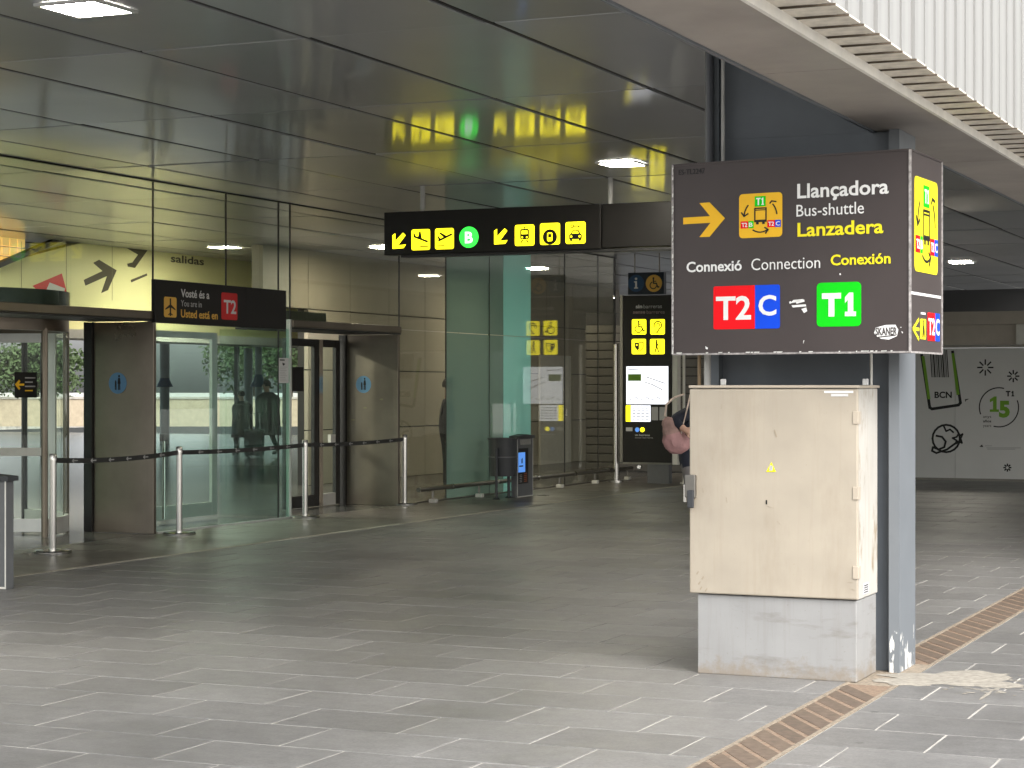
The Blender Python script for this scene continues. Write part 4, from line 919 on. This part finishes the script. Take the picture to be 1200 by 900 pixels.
ringpx(490, 515, 86, 160, 284, .02, M['ink'], 'ring'); ringpx(490, 515, 86, -20, 105, .02, M['ink'], 'ring')
polypx(fb, z8, [(450, 480), (470, 467), (480, 467), (480, 524), (490, 524), (490, 535), (450, 535), (450, 524), (464, 524), (464, 486), (450, 493)], LG, 'lettering', hd_, .003); textpx(fb, '5', z8, 490, 538, 560, 486, LG, hd_, .05)
text_one(fb, fb.px(*z8(520, 467))[0], fb.px(*z8(557, 467))[0], fb.px(*z8(520, 467))[1], fb.px(*z8(520, 443))[1], M['ink'], hd_)
for k, s_ in enumerate(('anys', 'años', 'years')): textpx(fb, s_, z8, 420, 456, 561 + k * 20, 549 + k * 20, M['ink'], hd_, .02 if k == 1 else 0)
ringpx(258, 652, 60, 0, 360, .035, M['ink'], 'globe'); 
decal(fb, stroke([fb.px(*z8(x, y)) for x, y in ((215, 640), (240, 645), (256, 665), (250, 690), (225, 700), (200, 690), (196, 706), (215, 716), (262, 700), (310, 665))], .035), M['ink'], 'globe', hd_, .004)
decal(fb, stroke([fb.px(*z8(x, y)) for x, y in ((248, 598), (258, 620), (275, 612), (290, 625))], .03), M['ink'], 'globe', hd_, .004)
decal(fb, stroke([fb.px(*z8(x, y)) for x, y in ((286, 650), (305, 645), (312, 632), (318, 640), (331, 632), (322, 652), (328, 672), (316, 665), (300, 675), (304, 660), (286, 650))], .03), M['ink'], 'airplane_print', hd_, .006)
decal(fb, [q for a, b, y in ((430, 458, 684), (436, 585, 693), (440, 560, 699)) for q in stroke([fb.px(*z8(a, y)), fb.px(*z8(b, y))], .018)], M['grey_print'], 'small_print', hd_)
polypx(fb, z8, [(404, 688), (416, 678), (421, 690)], M['ink'], 'small_print', hd_)
polypx(fb, z8, [(340, 480), (356, 477), (356, 480), (346, 484), (343, 492)], M['ink'], 'small_print', hd_)
bb_ = thing('beige_beam', 'beige box beam spanning above the white hoarding', 'beam')
MB().box(-9.1, -2.9, HB + .12, HB + .5, htop + .06, 2.70).build('lower_face', M['beige'], bb_); MB().box(-9.1, -2.9, HB + .05, HB + .5, 2.705, 2.93).build('upper_face', M['beige'], bb_)
MB().box(-9.1, -2.9, HB + .06, HB + .5, htop + .02, htop + .05).build('ledge', M['rail_metal'], bb_)
p = hit(1195, 380, 1, HB + .1); MB().box(p.x - .05, p.x + .12, HB + .04, HB + .119, htop + .06, 2.70).build('bracket', M['pale'], bb_)

# ------------------------------------------------------------------ accessibility totem
TY = 31.8
to = thing('info_totem', 'tall black accessibility totem with four lit yellow pictograms and lit map', 'totem')
tx0, tx1 = hit(730, 450, 1, TY).x, hit(787, 450, 1, TY).x
tz0, tz1 = hit(760, 542, 1, TY).z, hit(760, 346, 1, TY).z
MB().box(tx0, tx1, TY, TY + .22, tz0, tz1).build('cabinet', M['sign_black'], to, bevel=.006)
MB().box(tx0 - .05, tx0 - .003, TY - .01, TY + .23, tz0, tz1 + .01).build('side_frame', M['rail_metal'], to)
x9 = hit(793, 450, 1, TY).x; MB().box(tx1 + .004, x9, TY + .02, TY + .2, tz0 - .03, tz1 + .01).build('side_frame', M['pale'], to)
MB().box(tx0, tx1, TY - .005, TY + .22, tz0 - .03, tz0 - .002).build('bottom_trim', M['rail_metal'], to)
MB().box(hit(758, 555, 1, TY).x, hit(783, 555, 1, TY).x, TY + .03, TY + .19, 0, tz0 - .032).build('pedestal', M['bin_grey'], to)
ft = Frame((0, TY, 0), (1, 0, 0), (0, -1, 0)); z9 = zm(720, 310, .13333); z10 = zm(720, 420, .2)
textpx(ft, 'sin', z9, 188, 246, 385, 352, M['dim_white'], to, .03); textpx(ft, 'barreras', z9, 256, 418, 385, 352, M['grey_print'], to, 0)
textpx(ft, 'sense', z9, 164, 272, 433, 402, pbr('rosy grey print', (.28, .20, .19), .5), to, .03); textpx(ft, 'barreres', z9, 284, 442, 433, 402, bpy.data.materials['rosy grey print'], to, 0)
for (x0, x1, y0, y1), ic, ho in (((155, 280, 482, 615), I_CHAIR, None), ((316, 443, 482, 615), I_EAR, None), ((153, 277, 655, 788), I_MASK, I_MASK_HOLE), ((314, 441, 655, 788), I_WALK, None)):
    uv = boxpx(ft, z9, x0, x1, y0, y1, .09, M['lit_yellow'], 'pictogram', to); icon(ft, uv, ic, M['ink'], to)
    if ho: icon(ft, uv, ho, M['lit_yellow'], to, .0055)
uv = boxpx(ft, z10, 70, 316, 47, 268, 0, M['lit_white'], 'map_panel', to)
boxpx(ft, z10, 80, 157, 92, 132, .02, LG, 'map_print', to, .003)
icon(ft, uv, stroke([(.05, .92), (.40, .90)], .02) + stroke([(.48, .72), (.64, .66), (.92, .55)], .02) + stroke([(.45, .58), (.62, .52), (.86, .38)], .02) + [q for k in range(6) for q in stroke([(.08 + .13 * k, .12 + .08 * (k % 2)), (.15 + .13 * k, .14)], .018)], M['grey_print'], to, .0055, 'map_print')
uv = boxpx(ft, z10, 68, 212, 275, 370, 0, M['lit_white'], 'timetable', to); boxpx(ft, z10, 68, 97, 275, 370, 0, M['lit_yellow'], 'timetable_header', to, .003)
icon(ft, uv, [q for r_ in range(5) for c in range(4) for q in stroke([(.28 + .18 * c, .15 + .17 * r_), (.28 + .18 * c + .1, .16 + .17 * r_)], .05)], M['grey_print'], to, .003, 'map_print')
boxpx(ft, z10, 217, 256, 285, 362, .05, M['grey_print'], 'keypad', to); boxpx(ft, z10, 264, 308, 285, 362, .05, M['grey_print'], 'keypad', to)
boxpx(ft, z10, 68, 106, 404, 426, .1, M['dim_white'], 'name_plate', to)
a = ft.px(*z10(134, 418)); decal(ft, [circ(a[0], a[1], .04)], M['screen'], 'dot', to); a = ft.px(*z10(164, 418)); decal(ft, [circ(a[0], a[1], .04)], M['lit_yellow'], 'dot', to)
textpx(ft, 'sin barreras', z10, 121, 208, 454, 443, M['dim_white'], to, .02); textpx(ft, 'sense barreres', z10, 121, 226, 468, 459, M['grey_print'], to, 0)
bi = thing('info_sign', 'small dark blue sign with information and wheelchair discs above the totem', 'sign')
bx0, bx1 = hit(736, 330, 1, TY + .05).x, hit(778, 330, 1, TY + .05).x
MB().box(bx0, bx1, TY + .05, TY + .17, tz1 + .02, hit(757, 319, 1, TY).z).build('sign_box', paint('sign navy', (.008, .016, .03), .4), bi)
for x in (bx0 + .1, bx1 - .1): MB().tube([(x, TY + .11, hit(757, 319, 1, TY).z), (x, TY + .11, Z_CEIL)], .012, 8).build('hanger_rod', M['rail_metal'], bi)
fi = Frame((0, TY + .05, 0), (1, 0, 0), (0, -1, 0))
a = fi.px(745.5, 332); decal(fi, [circ(a[0], a[1], .145, 28)], M['dim_blue'], 'disc', bi); decal(fi, [circ(a[0], a[1] + .075, .022, 14), [(a[0] - .035, a[1] - .09), (a[0] + .035, a[1] - .09), (a[0] + .035, a[1] - .07), (a[0] + .016, a[1] - .07), (a[0] + .016, a[1] + .035), (a[0] - .035, a[1] + .035), (a[0] - .035, a[1] + .015), (a[0] - .016, a[1] + .015), (a[0] - .016, a[1] - .07), (a[0] - .035, a[1] - .07)]], M['dim_white'], 'symbol', bi, .004)
a = fi.px(766.3, 332); decal(fi, [circ(a[0], a[1], .145, 28)], M['dim_amber'], 'disc', bi); icon(fi, (a[0] - .12, a[0] + .12, a[1] - .12, a[1] + .12), I_CHAIR, M['ink'], bi)

# ------------------------------------------------------------------ rail, posts, stanchions, bins
gr = thing('guard_rail', 'low dull steel guard rail along the foot of the right glass panes', 'rail')
GX = X_FAC + .16
MB().tube([(GX, 24.75, .2), (GX, 33.2, .2)], .032, 12).build('rail_bar', M['rail_metal'], gr, True)
y = 25.2
while y < 33:
    MB().tube([(GX, y, .04), (GX, y, .18)], .018, 8).build('rail_post', M['rail_metal'], gr); MB().box(GX - .04, GX + .06, y - .05, y + .05, .0, .055).build('rail_foot', M['pale'], gr, bevel=.008)
    MB().tube([(GX, y + .6, .2), (GX, y + .68, .2)], .036, 12).build('joint_sleeve', M['chrome'], gr, True)
    y += 1.55
q = hit(722, 565, 2, 0)
tag(MB().tube([(q.x, q.y, 0), (q.x, q.y, 2.35)], .05, 14).tube([(q.x, q.y, 0), (q.x, q.y, .03)], .13, 16).build('steel_post', M['chrome'], None, True), 'tall steel post at the end of the glass beside the totem', 'post')
q = hit(801.5, 567, 2, 0)
tag(MB().tube([(q.x, q.y, 0), (q.x, q.y, 3.4)], .022, 10).tube([(q.x, q.y, 0), (q.x, q.y, .02)], .07, 12).build('steel_post', M['pale'], None, True), 'thin pale post between the totem and the cream cabinet', 'post')

def stanchion(label, loc):
    t = thing('barrier_post', label, 'barrier post', 'chrome belt posts in front of the doors', loc)
    return t
ST = [(62, 648.5), (210, 627), (357.5, 607), (474, 591.5)]
SP = [hit(x, y, 2, 0) for x, y in ST]
labs = ['chrome belt post nearest the left edge in front of the revolving door', 'chrome belt post in front of the green glass bay', 'chrome belt post between the glass bay and second revolving door', 'farthest chrome belt post at the end of the guard rail']
t0_ = thing('barrier_post', labs[0], 'barrier post', 'chrome belt posts in front of the doors', SP[0])
MB().lathe([(0, .002), (.18, .002), (.182, .02), (.17, .032), (.05, .042), (0, .042)], n=36).build('base_disc', M['chrome'], t0_, True)
MB().lathe([(0, .04), (.034, .04), (.034, .90), (0, .90)], n=20).build('pole', M['chrome'], t0_, True)
MB().lathe([(0, .90), (.037, .90), (.037, .955), (.03, .965), (0, .967)], n=20).build('belt_head', M['steel'], t0_, True)
for i in (1, 2, 3):
    c = copy_tree(t0_); c.location = SP[i]; c['label'] = labs[i]
bl = ['black belt strung between the two left posts', 'black belt across the green glass bay', 'black belt across the second revolving door and reveal']
for i in range(3):
    a, b = SP[i], SP[i + 1]; dr_ = (b - a).normalized(); a = a + dr_ * .04; b = b - dr_ * .04
    n_ = Vector((dr_.y, -dr_.x, 0)); t = thing('barrier_belt', bl[i], 'belt', 'black belts between the posts', (a.x, a.y, 0)); L = (b - a).length
    vs_ = []; K = 16
    for k in range(K + 1):
        u = k / K; z = .925 - (.06 if i == 0 else .035) * 4 * u * (1 - u) * .5; p = dr_ * (L * u)
        tw = .004 * math.sin(u * 9)
        for s_ in (-.002, .002):
            for zz in (-.05, 0): vs_.append((p.x + n_.x * (s_ + tw), p.y + n_.y * (s_ + tw), z + zz))
    fs = []
    for k in range(K):
        o_ = k * 4; fs += [(o_, o_ + 4, o_ + 5, o_ + 1), (o_ + 2, o_ + 3, o_ + 7, o_ + 6), (o_ + 1, o_ + 5, o_ + 7, o_ + 3), (o_, o_ + 2, o_ + 6, o_ + 4)]
    MB().add(vs_, fs).build('webbing', M['black'], t)
    mk = MB()
    for k in range(1, 7):
        u = k / 7; z = .925 - (.06 if i == 0 else .035) * 4 * u * (1 - u) * .5 - .025; p = dr_ * (L * u)
        fr = Frame((p.x, p.y, z), dr_, n_)
        for pl in stroke([(-.05, 0), (.05, 0)], .010) + stroke([(-.02, .016), (-.05, 0), (-.02, -.016)], .010):
            mk.prism([fr.at(x_, y_, .005) for x_, y_ in pl], [fr.at(x_, y_, .0075) for x_, y_ in pl])
    mk.build('arrow_marks', M['grey_print'], t)

def litter_bin(label, loc, rz):
    t = thing('litter_bin', label, 'litter bin', None, loc, rz)
    MB().box(-.05, .05, 0, .58, .0, .86).build('advert_panel', M['bin_grey'], t, bevel=.006)
    pts = [(.0, .86), (.05, .86), (.05, .905), (.0, .93)]
    MB().prism([(-.07, -.03, .862), (-.07, .61, .862), (-.07, .61, .90), (-.07, .29, .925), (-.07, -.03, .90)], [(.07, -.03, .862), (.07, .61, .862), (.07, .61, .90), (.07, .29, .925), (.07, -.03, .90)]).build('curved_top', M['dark_plastic'], t)
    fr = Frame((.05, 0, 0), (0, 1, 0), (1, 0, 0))
    decal(fr, [[(.10, .77), (.50, .77), (.50, .85), (.10, .85)]], M['chrome'], 'ashtray_plate', t)
    decal(fr, [[(.04, .20), (.40, .20), (.40, .72), (.04, .72)]], M['ink'], 'poster', t)
    decal(fr, [[(.03, .37), (.28, .37), (.28, .66), (.03, .66)]], M['screen'], 'poster_picture', t, .003)
    decal(fr, [[(.06, .45), (.20, .45), (.20, .47), (.06, .47)], [(.14, .50), (.18, .50), (.18, .58), (.14, .56)]], M['ink'], 'poster_print', t, .005)
    decal(fr, [q for k in range(5) for q in stroke([(.08, .23 + .025 * k), (.16, .23 + .025 * k)], .008)], M['grey_print'], 'poster_print', t, .003)
    decal(fr, [q for k in range(5) for q in stroke([(.24, .23 + .028 * k), (.34, .235 + .028 * k)], .012)], paint('rust print', (.35, .10, .04), .5) if 'rust print' not in bpy.data.materials else bpy.data.materials['rust print'], 'poster_print', t, .003)
    decal(fr, [[(.0, .004), (.58, .004), (.58, .02), (.0, .02)], [(.0, .02), (.012, .02), (.012, .86), (.0, .86)], [(.568, .02), (.58, .02), (.58, .86), (.568, .86)]], M['pale'], 'edge_trim', t, .0005)
    MB().lathe([(0, .33), (.185, .33), (.20, .60), (.21, .86), (.225, .86), (.225, .88), (.19, .88), (.18, .40), (0, .40)], c=(-.06, -.27, 0), n=28).build('basket', M['dark_plastic'], t, True)
    MB().lathe([(.207, .60), (.214, .60), (.214, .615), (.207, .615)], c=(-.06, -.27, 0), n=28).build('basket_band', M['bin_grey'], t, True)
    for yy in (-.50, -.06):
        MB().tube([(-.06, yy, .01), (-.06, yy, .74)], .022, 10).lathe([(0, 0), (.06, 0), (.03, .03), (0, .03)], c=(-.06, yy, 0), n=14).build('leg', M['dark_plastic'], t, True)
q = hit(612, 582.5, 2, 0)
litter_bin('dark litter bin with blue poster panel in front of the pane with the teal reflection', (q.x - .02, q.y - .25, 0), 0)
q = hit(7, 691, 2, 0)
litter_bin('litter bin cut off by the left edge of the picture', (q.x - .58, q.y + .05, 0), R(-90))

# ------------------------------------------------------------------ people
def body(name, joints, edges, mats, segmat, parent, loc=(0, 0, 0), rz=0, sub=2):
    """one continuous skin grown along the bones; joints: name -> (x,y,z,rx,ry)"""
    names = list(joints); ix = {n: i for i, n in enumerate(names)}
    me = bpy.data.meshes.new('t'); me.from_pydata([joints[n][:3] for n in names], [(ix[a], ix[b]) for a, b in edges], [])
    o = bpy.data.objects.new('t', me); COL.objects.link(o)
    sk = o.modifiers.new('skin', 'SKIN'); sk.use_smooth_shade = True
    for n in names:
        v = me.skin_vertices[0].data[ix[n]]; j = joints[n]; v.radius = (j[3], j[4] if len(j) > 4 else j[3]); v.use_root = n == 'pelvis'
    ss = o.modifiers.new('sub', 'SUBSURF'); ss.levels = sub; ss.render_levels = sub
    dg = bpy.context.evaluated_depsgraph_get(); m2 = bpy.data.meshes.new_from_object(o.evaluated_get(dg)); bpy.data.objects.remove(o)
    m2.materials.clear()
    for m_ in mats: m2.materials.append(m_)
    segs = [(Vector(joints[a][:3]), Vector(joints[b][:3]), segmat.get((a, b), 0)) for a, b in edges]
    for pl in m2.polygons:
        c = pl.center; best = 9; mi = 0
        for a, b, k in segs:
            ab = b - a; t = max(0, min(1, (c - a).dot(ab) / ab.length_squared)); dd = (a + ab * t - c).length
            if dd < best: best = dd; mi = k
        pl.material_index = mi; pl.use_smooth = True
    b = put(name, m2, parent, loc, rz); return b
def person(label, loc, rz, pose, mats, hair=True, scale=1, coat=False):
    """local x = facing direction, z up"""
    t = thing('person', label, 'person', None, loc, rz); t.scale = (scale,) * 3
    J = {'pelvis': (0, 0, .95, .15, .17), 'waist': (.01, 0, 1.10, .13, .155), 'chest': (.02, 0, 1.32, .14, .19), 'neckbase': (.02, 0, 1.46, .075, .10), 'neck': (.03, 0, 1.54, .055, .055), 'head': (.05, 0, 1.66, .095, .085), 'crown': (.045, 0, 1.75, .07, .065)}
    J.update(pose)
    for n, j in list(J.items()):
        if len(j) == 4: J[n] = (*j, j[3])
    E = [('pelvis', 'waist'), ('waist', 'chest'), ('chest', 'neckbase'), ('neckbase', 'neck'), ('neck', 'head'), ('head', 'crown')]
    sm = {('neck', 'head'): 2, ('head', 'crown'): 2, ('neckbase', 'neck'): 2}
    for s_ in 'lr':
        E += [('pelvis', s_ + 'hip'), (s_ + 'hip', s_ + 'knee'), (s_ + 'knee', s_ + 'ankle'), (s_ + 'ankle', s_ + 'toe'), ('chest', s_ + 'sho'), (s_ + 'sho', s_ + 'elb'), (s_ + 'elb', s_ + 'wri'), (s_ + 'wri', s_ + 'palm')]
        sm[('pelvis', s_ + 'hip')] = 0
        sm[(s_ + 'hip', s_ + 'knee')] = 1; sm[(s_ + 'knee', s_ + 'ankle')] = 1; sm[(s_ + 'ankle', s_ + 'toe')] = 3; sm[(s_ + 'wri', s_ + 'palm')] = 2
        pa = Vector(J[s_ + 'palm'][:3]); d = (pa - Vector(J[s_ + 'wri'][:3])).normalized(); side = d.cross(Vector((0, 1, 0))); side = side.normalized() if side.length > .1 else Vector((1, 0, 0))
        curl = Vector((0, 1 if s_ == 'r' else -1, 0))
        for f in range(4):
            b0 = pa + side * (.030 - .020 * f); l = (.038, .042, .040, .032)[f]
            J[f'{s_}f{f}a'] = (*(b0 + d * .03), .0095, .0095); J[f'{s_}f{f}b'] = (*(b0 + d * (.03 + l) + curl * .016), .0085, .0085); J[f'{s_}f{f}c'] = (*(b0 + d * (.03 + l * 1.5) + curl * .046), .007, .007)
            for p_, q_ in ((s_ + 'palm', f'{s_}f{f}a'), (f'{s_}f{f}a', f'{s_}f{f}b'), (f'{s_}f{f}b', f'{s_}f{f}c')): E.append((p_, q_)); sm[(p_, q_)] = 2
        J[f'{s_}tha'] = (*(pa - d * .01 + side * .045 + curl * .01), .011, .011); J[f'{s_}thb'] = (*(pa + d * .03 + side * .06 + curl * .028), .009, .009)
        E += [(s_ + 'palm', s_ + 'tha'), (s_ + 'tha', s_ + 'thb')]; sm[(s_ + 'palm', s_ + 'tha')] = 2; sm[(s_ + 'tha', s_ + 'thb')] = 2
    body('body', J, E, mats, sm, t)
    if coat:
        MB().lathe([(.31, .52), (.295, .75), (.28, .95), (.275, 1.12), (.29, 1.30), (.26, 1.41), (.11, 1.51)], n=22).build('coat', M['charcoal'], t, True)
    hx, hy, hz = J['head'][:3]
    hb = MB()
    n1, n2 = 20, 12
    vs_ = []; 
    for i in range(n2 + 1):
        th_ = math.pi * .62 * i / n2
        for k in range(n1):
            ph = 2 * math.pi * k / n1; r_ = math.sin(th_); fr_ = max(0, math.cos(ph)) * (th_ / 2)
            vs_.append((hx - .015 + .108 * r_ * math.cos(ph) * (1 - .45 * fr_), hy + .092 * r_ * math.sin(ph), hz + .03 + .115 * math.cos(th_) + .06 * fr_ * r_))
    hb.add(vs_, [(i * n1 + k, i * n1 + (k + 1) % n1, (i + 1) * n1 + (k + 1) % n1, (i + 1) * n1 + k) for i in range(n2) for k in range(n1)]); hb.build('hair', M['hair'], t, True)
    MB().prism([(hx + .088, hy - .012, hz - .03), (hx + .088, hy + .012, hz - .03), (hx + .085, hy, hz + .02)], [(hx + .116, hy - .008, hz - .028), (hx + .116, hy + .008, hz - .028), (hx + .098, hy, hz + .015)]).build('nose', M['skin'], t)
    for s_ in (-1, 1):
        MB().lathe([(0, -.009), (.008, -.005), (.010, 0), (.008, .005), (0, .009)], c=(hx + .084, hy + s_ * .032, hz + .012), n=10).build('eye', M['ink'], t, True)
        MB().box(hx - .02, hx + .012, hy + s_ * .086 - .006, hy + s_ * .086 + .006, hz - .03, hz + .03).build('ear', M['skin'], t, bevel=.005)
    MB().box(hx + .083, hx + .092, hy - .022, hy + .022, hz - .062, hz - .054).build('mouth', pbr('lips', (.35, .13, .11), .5), t, bevel=.003)
    return t
def legs(l, r):
    out = {}
    for s_, sg, (kx, kz, ax, az) in (('l', 1, l), ('r', -1, r)):
        out[s_ + 'hip'] = (0, sg * .095, .88, .105); out[s_ + 'knee'] = (kx, sg * .10, kz, .068); out[s_ + 'ankle'] = (ax, sg * .10, az, .048); out[s_ + 'toe'] = (ax + .17, sg * .115, az - .055, .040)
    return out
def arms(l, r):
    out = {}
    for s_, sg, (e_, w_) in (('l', 1, l), ('r', -1, r)):
        out[s_ + 'sho'] = (.01, sg * .20, 1.40, .072); out[s_ + 'elb'] = (e_[0], sg * e_[1], e_[2], .062); out[s_ + 'wri'] = (w_[0], sg * w_[1], w_[2], .034)
        d = (Vector((w_[0], sg * w_[1], w_[2])) - Vector((e_[0], sg * e_[1], e_[2]))).normalized() * .075
        out[s_ + 'palm'] = (w_[0] + d.x, sg * w_[1] + d.y, w_[2] + d.z, .022, .036)
    return out
# near pedestrian: walks to the right behind the cabinet
PD = 19.0
base = hit(809, PCY + FOC * EYE / PD, 2, 0)
pose = {**legs((.14, .50, .30, .09), (.03, .49, .12, .09)), **arms(((-.10, .27, 1.16), (.10, .22, 1.28)), ((-.19, .33, 1.30), (-.11, .41, 1.235)))}
pose.update({'chest': (.06, 0, 1.32, .14, .19), 'neckbase': (.10, 0, 1.46, .075, .10), 'neck': (.16, 0, 1.53, .055, .055), 'head': (.21, 0, 1.64, .095, .085), 'crown': (.20, 0, 1.73, .07, .065)})
for k in ('lsho', 'rsho'): pose[k] = (.04, pose[k][1], pose[k][2], pose[k][3])
person('person in navy jacket and grey trousers half hidden behind the cream cabinet', base, YAW, pose, [M['navy'], M['trouser'], M['skin'], M['shoe']])
# pink bag hanging behind the elbow
bg_ = thing('shoulder_bag', 'dusty pink slouchy bag hanging from the person beside the cabinet', 'bag')
c = at_depth(786.5, 511, PD - .36)
def bagm():
    mb = MB(); n1, n2 = 26, 18; vs_ = []
    for i in range(n2 + 1):
        u = i / n2; z = .5 - u; wd = (.30 + .95 * u ** .8) if u < .72 else 1.03 * math.sqrt(max(0, 1 - ((u - .72) / .28) ** 2)) 
        if i == 0: wd = .05
        for k in range(n1):
            ph = 2 * math.pi * k / n1; nn = 1 + .20 * noise.noise((math.cos(ph) * 2.2, math.sin(ph) * 2.2, z * 7)) + .05 * math.sin(ph * 5 + z * 14)
            vs_.append((.118 * wd * math.cos(ph) * nn + .05 * u, .075 * wd * math.sin(ph) * nn, .37 * z))
    fs = [(i * n1 + k, i * n1 + (k + 1) % n1, (i + 1) * n1 + (k + 1) % n1, (i + 1) * n1 + k) for i in range(n2) for k in range(n1)]
    mb.add(vs_, fs); mb.m = [1 if q // n1 < 8 and not (2 < q % n1 < 8) else 0 for q in range(len(fs))]
    return mb
bo = bagm().build('pouch', [M['pink'], pbr('brown pink flap', (.27, .17, .145), .75, var=.25, scale=12, bump=.3)], bg_, True); bo.location = c; bo.rotation_euler = (0, R(-14), YAW)
Rv = Vector((CA, SA, 0)); Fv = Vector((-SA, CA, 0))
MB().tube([at_depth(779, 488, PD - .42), at_depth(781, 474, PD - .36), at_depth(790, 466, PD - .25), at_depth(801, 462, PD - .1)], .010, 8).build('strap', M['strap'], bg_, True)
MB().tube([at_depth(797.5, 512, PD - .40), at_depth(800, 500, PD - .41), at_depth(805, 480, PD - .36), at_depth(809, 462, PD - .25)], .008, 8).build('strap', M['strap'], bg_, True)
# silhouettes in the hall
wk = {**legs((.16, .50, .10, .10), (-.06, .49, -.22, .14)), **arms(((-.06, .25, 1.12), (.04, .22, .88)), ((-.02, .25, 1.12), (.06, .22, .88)))}
dark = [M['charcoal'], M['charcoal'], M['skin'], M['shoe']]
DP = 46.5
def gp_(px, d): q = at_depth(px, 455, d); return Vector((q.x, q.y, 0))
person('tall person in dark coat walking with luggage behind the glass bay', gp_(314, DP), YAW + R(160), wk, dark, scale=1.0, coat=True)
person('shorter person in dark clothes beside the tall one behind the glass bay', gp_(284, DP + .6), YAW + R(150), wk, dark, scale=.86, coat=True)
person('person in dark coat standing behind the edge of the teal reflection in the glass', gp_(523.5, 30.6), YAW + R(5), {**legs((.03, .49, 0, .09), (.0, .49, -.02, .09)), **arms(((-.02, .25, 1.14), (.05, .22, .92)), ((-.02, .25, 1.13), (.05, .22, .92)))}, dark, scale=.98)
sc_ = thing('suitcase', 'dark wheeled suitcase pulled by the people behind the glass bay', 'suitcase', loc=gp_(298, DP - .5), rz=YAW)
MB().box(-.22, .22, -.14, .14, .06, .66).build('shell', M['charcoal'], sc_, bevel=.04)
for sx in (-.17, .17): MB().lathe([(0, -.02), (.04, -.02), (.04, .02), (0, .02)], c=(sx, 0, .04), n=12).build('wheel', M['black'], sc_, True)
MB().tube([(-.12, .1, .66), (-.12, .1, 1.02), (.12, .1, 1.02), (.12, .1, .66)], .012, 8).build('handle', M['steel'], sc_)

# ------------------------------------------------------------------ beyond the hall: trees, poles, wall
def tree(loc, h, w, label, seed, rz=0):
    random.seed(seed)
    t = thing('pine_tree', label, 'tree', 'trees beyond the hall', loc, rz)
    tk = MB(); tk.tube([(0, 0, 0), (.1, 0, h * .35), (0, .1, h * .75)], [.22, .17, .07], 10)
    cl_ = []
    for k in range(16):
        a = random.uniform(0, 6.28); r_ = w * random.uniform(.25, .9) * .5; z = h * random.uniform(.55, .95); cl_.append((r_ * math.cos(a), r_ * math.sin(a), z, w * random.uniform(.14, .24)))
        tk.tube([(0, 0, h * .45), (r_ * math.cos(a) * .6, r_ * math.sin(a) * .6, z * .9), (r_ * math.cos(a), r_ * math.sin(a), z)], [.09, .05, .02], 6)
    tk.build('trunk', M['bark'], t)
    lf = MB()
    for x, y_, z, r_ in cl_:
        for k in range(330):
            d = Vector((random.gauss(0, 1), random.gauss(0, 1), random.gauss(0, .6))).normalized() * r_ * random.uniform(.5, 1.05); p = Vector((x, y_, z)) + d
            u = Vector((random.gauss(0, 1), random.gauss(0, 1), random.gauss(0, 1))).normalized(); v = u.orthogonal().normalized(); s_ = random.uniform(.07, .14)
            lf.add([p - u * s_, p + v * s_ * .5, p + u * s_, p - v * s_ * .5], [(0, 1, 2, 3)])
    lf.build('crown', M['leaf'], t)
    return t
for i, (px, d, h, w, l) in enumerate(((337, 92, 5.0, 6, 'round green tree at the right of the pair behind the glass bay'), (298, 97, 4.3, 6.5, 'broad low green tree at the left of the pair behind the glass bay'), (40, 85, 3.4, 4, 'green tree seen through the left revolving door'))):
    q = gp_(px, d); tree(q, h, w, l, 20 + i)
fw = thing('low_wall', 'long low tan wall in front of the far trees', 'wall')
q0, q1 = gp_(-100, 84), gp_(420, 84)
mb = MB(); dv = (q1 - q0).normalized(); nv = Vector((dv.y, -dv.x, 0))
mb.prism([q0, q1, q1 - nv * .3, q0 - nv * .3], [q0 + Vector((0, 0, 1.15)), q1 + Vector((0, 0, 1.15)), q1 - nv * .3 + Vector((0, 0, 1.15)), q0 - nv * .3 + Vector((0, 0, 1.15))])
mb.build('wall_body', pbr('tan render', (.42, .35, .25), .9), fw)
mb = MB().prism([q0 + nv * .05 + Vector((0, 0, 1.155)), q1 + nv * .05 + Vector((0, 0, 1.155)), q1 - nv * .35 + Vector((0, 0, 1.155)), q0 - nv * .35 + Vector((0, 0, 1.155))], [q0 + nv * .05 + Vector((0, 0, 1.24)), q1 + nv * .05 + Vector((0, 0, 1.24)), q1 - nv * .35 + Vector((0, 0, 1.24)), q0 - nv * .35 + Vector((0, 0, 1.24))]); mb.build('coping', M['kerb'], fw)
for px, d, r_, h, l in ((303, 58, .10, 3.2, 'grey post with blue cone collar right of centre behind the glass bay'), (291, 60, .13, 2.8, 'dark grey post left of the blue collared post'), (193, 58, .14, 3.2, 'grey post with blue collar at the left of the glass bay')):
    q = gp_(px, d); t = thing('parking_post', l, 'post', 'posts beyond the hall', q)
    MB().tube([(0, 0, 0), (0, 0, h)], r_, 12).build('pole', pbr('post grey', (.28, .31, .33), .5) if 'post grey' not in bpy.data.materials else bpy.data.materials['post grey'], t, True)
    if px != 291: MB().lathe([(.25, 1.64), (.16, 1.82), (.11, 2.0)], n=14).build('cone_collar', M['dim_blue'], t, True)
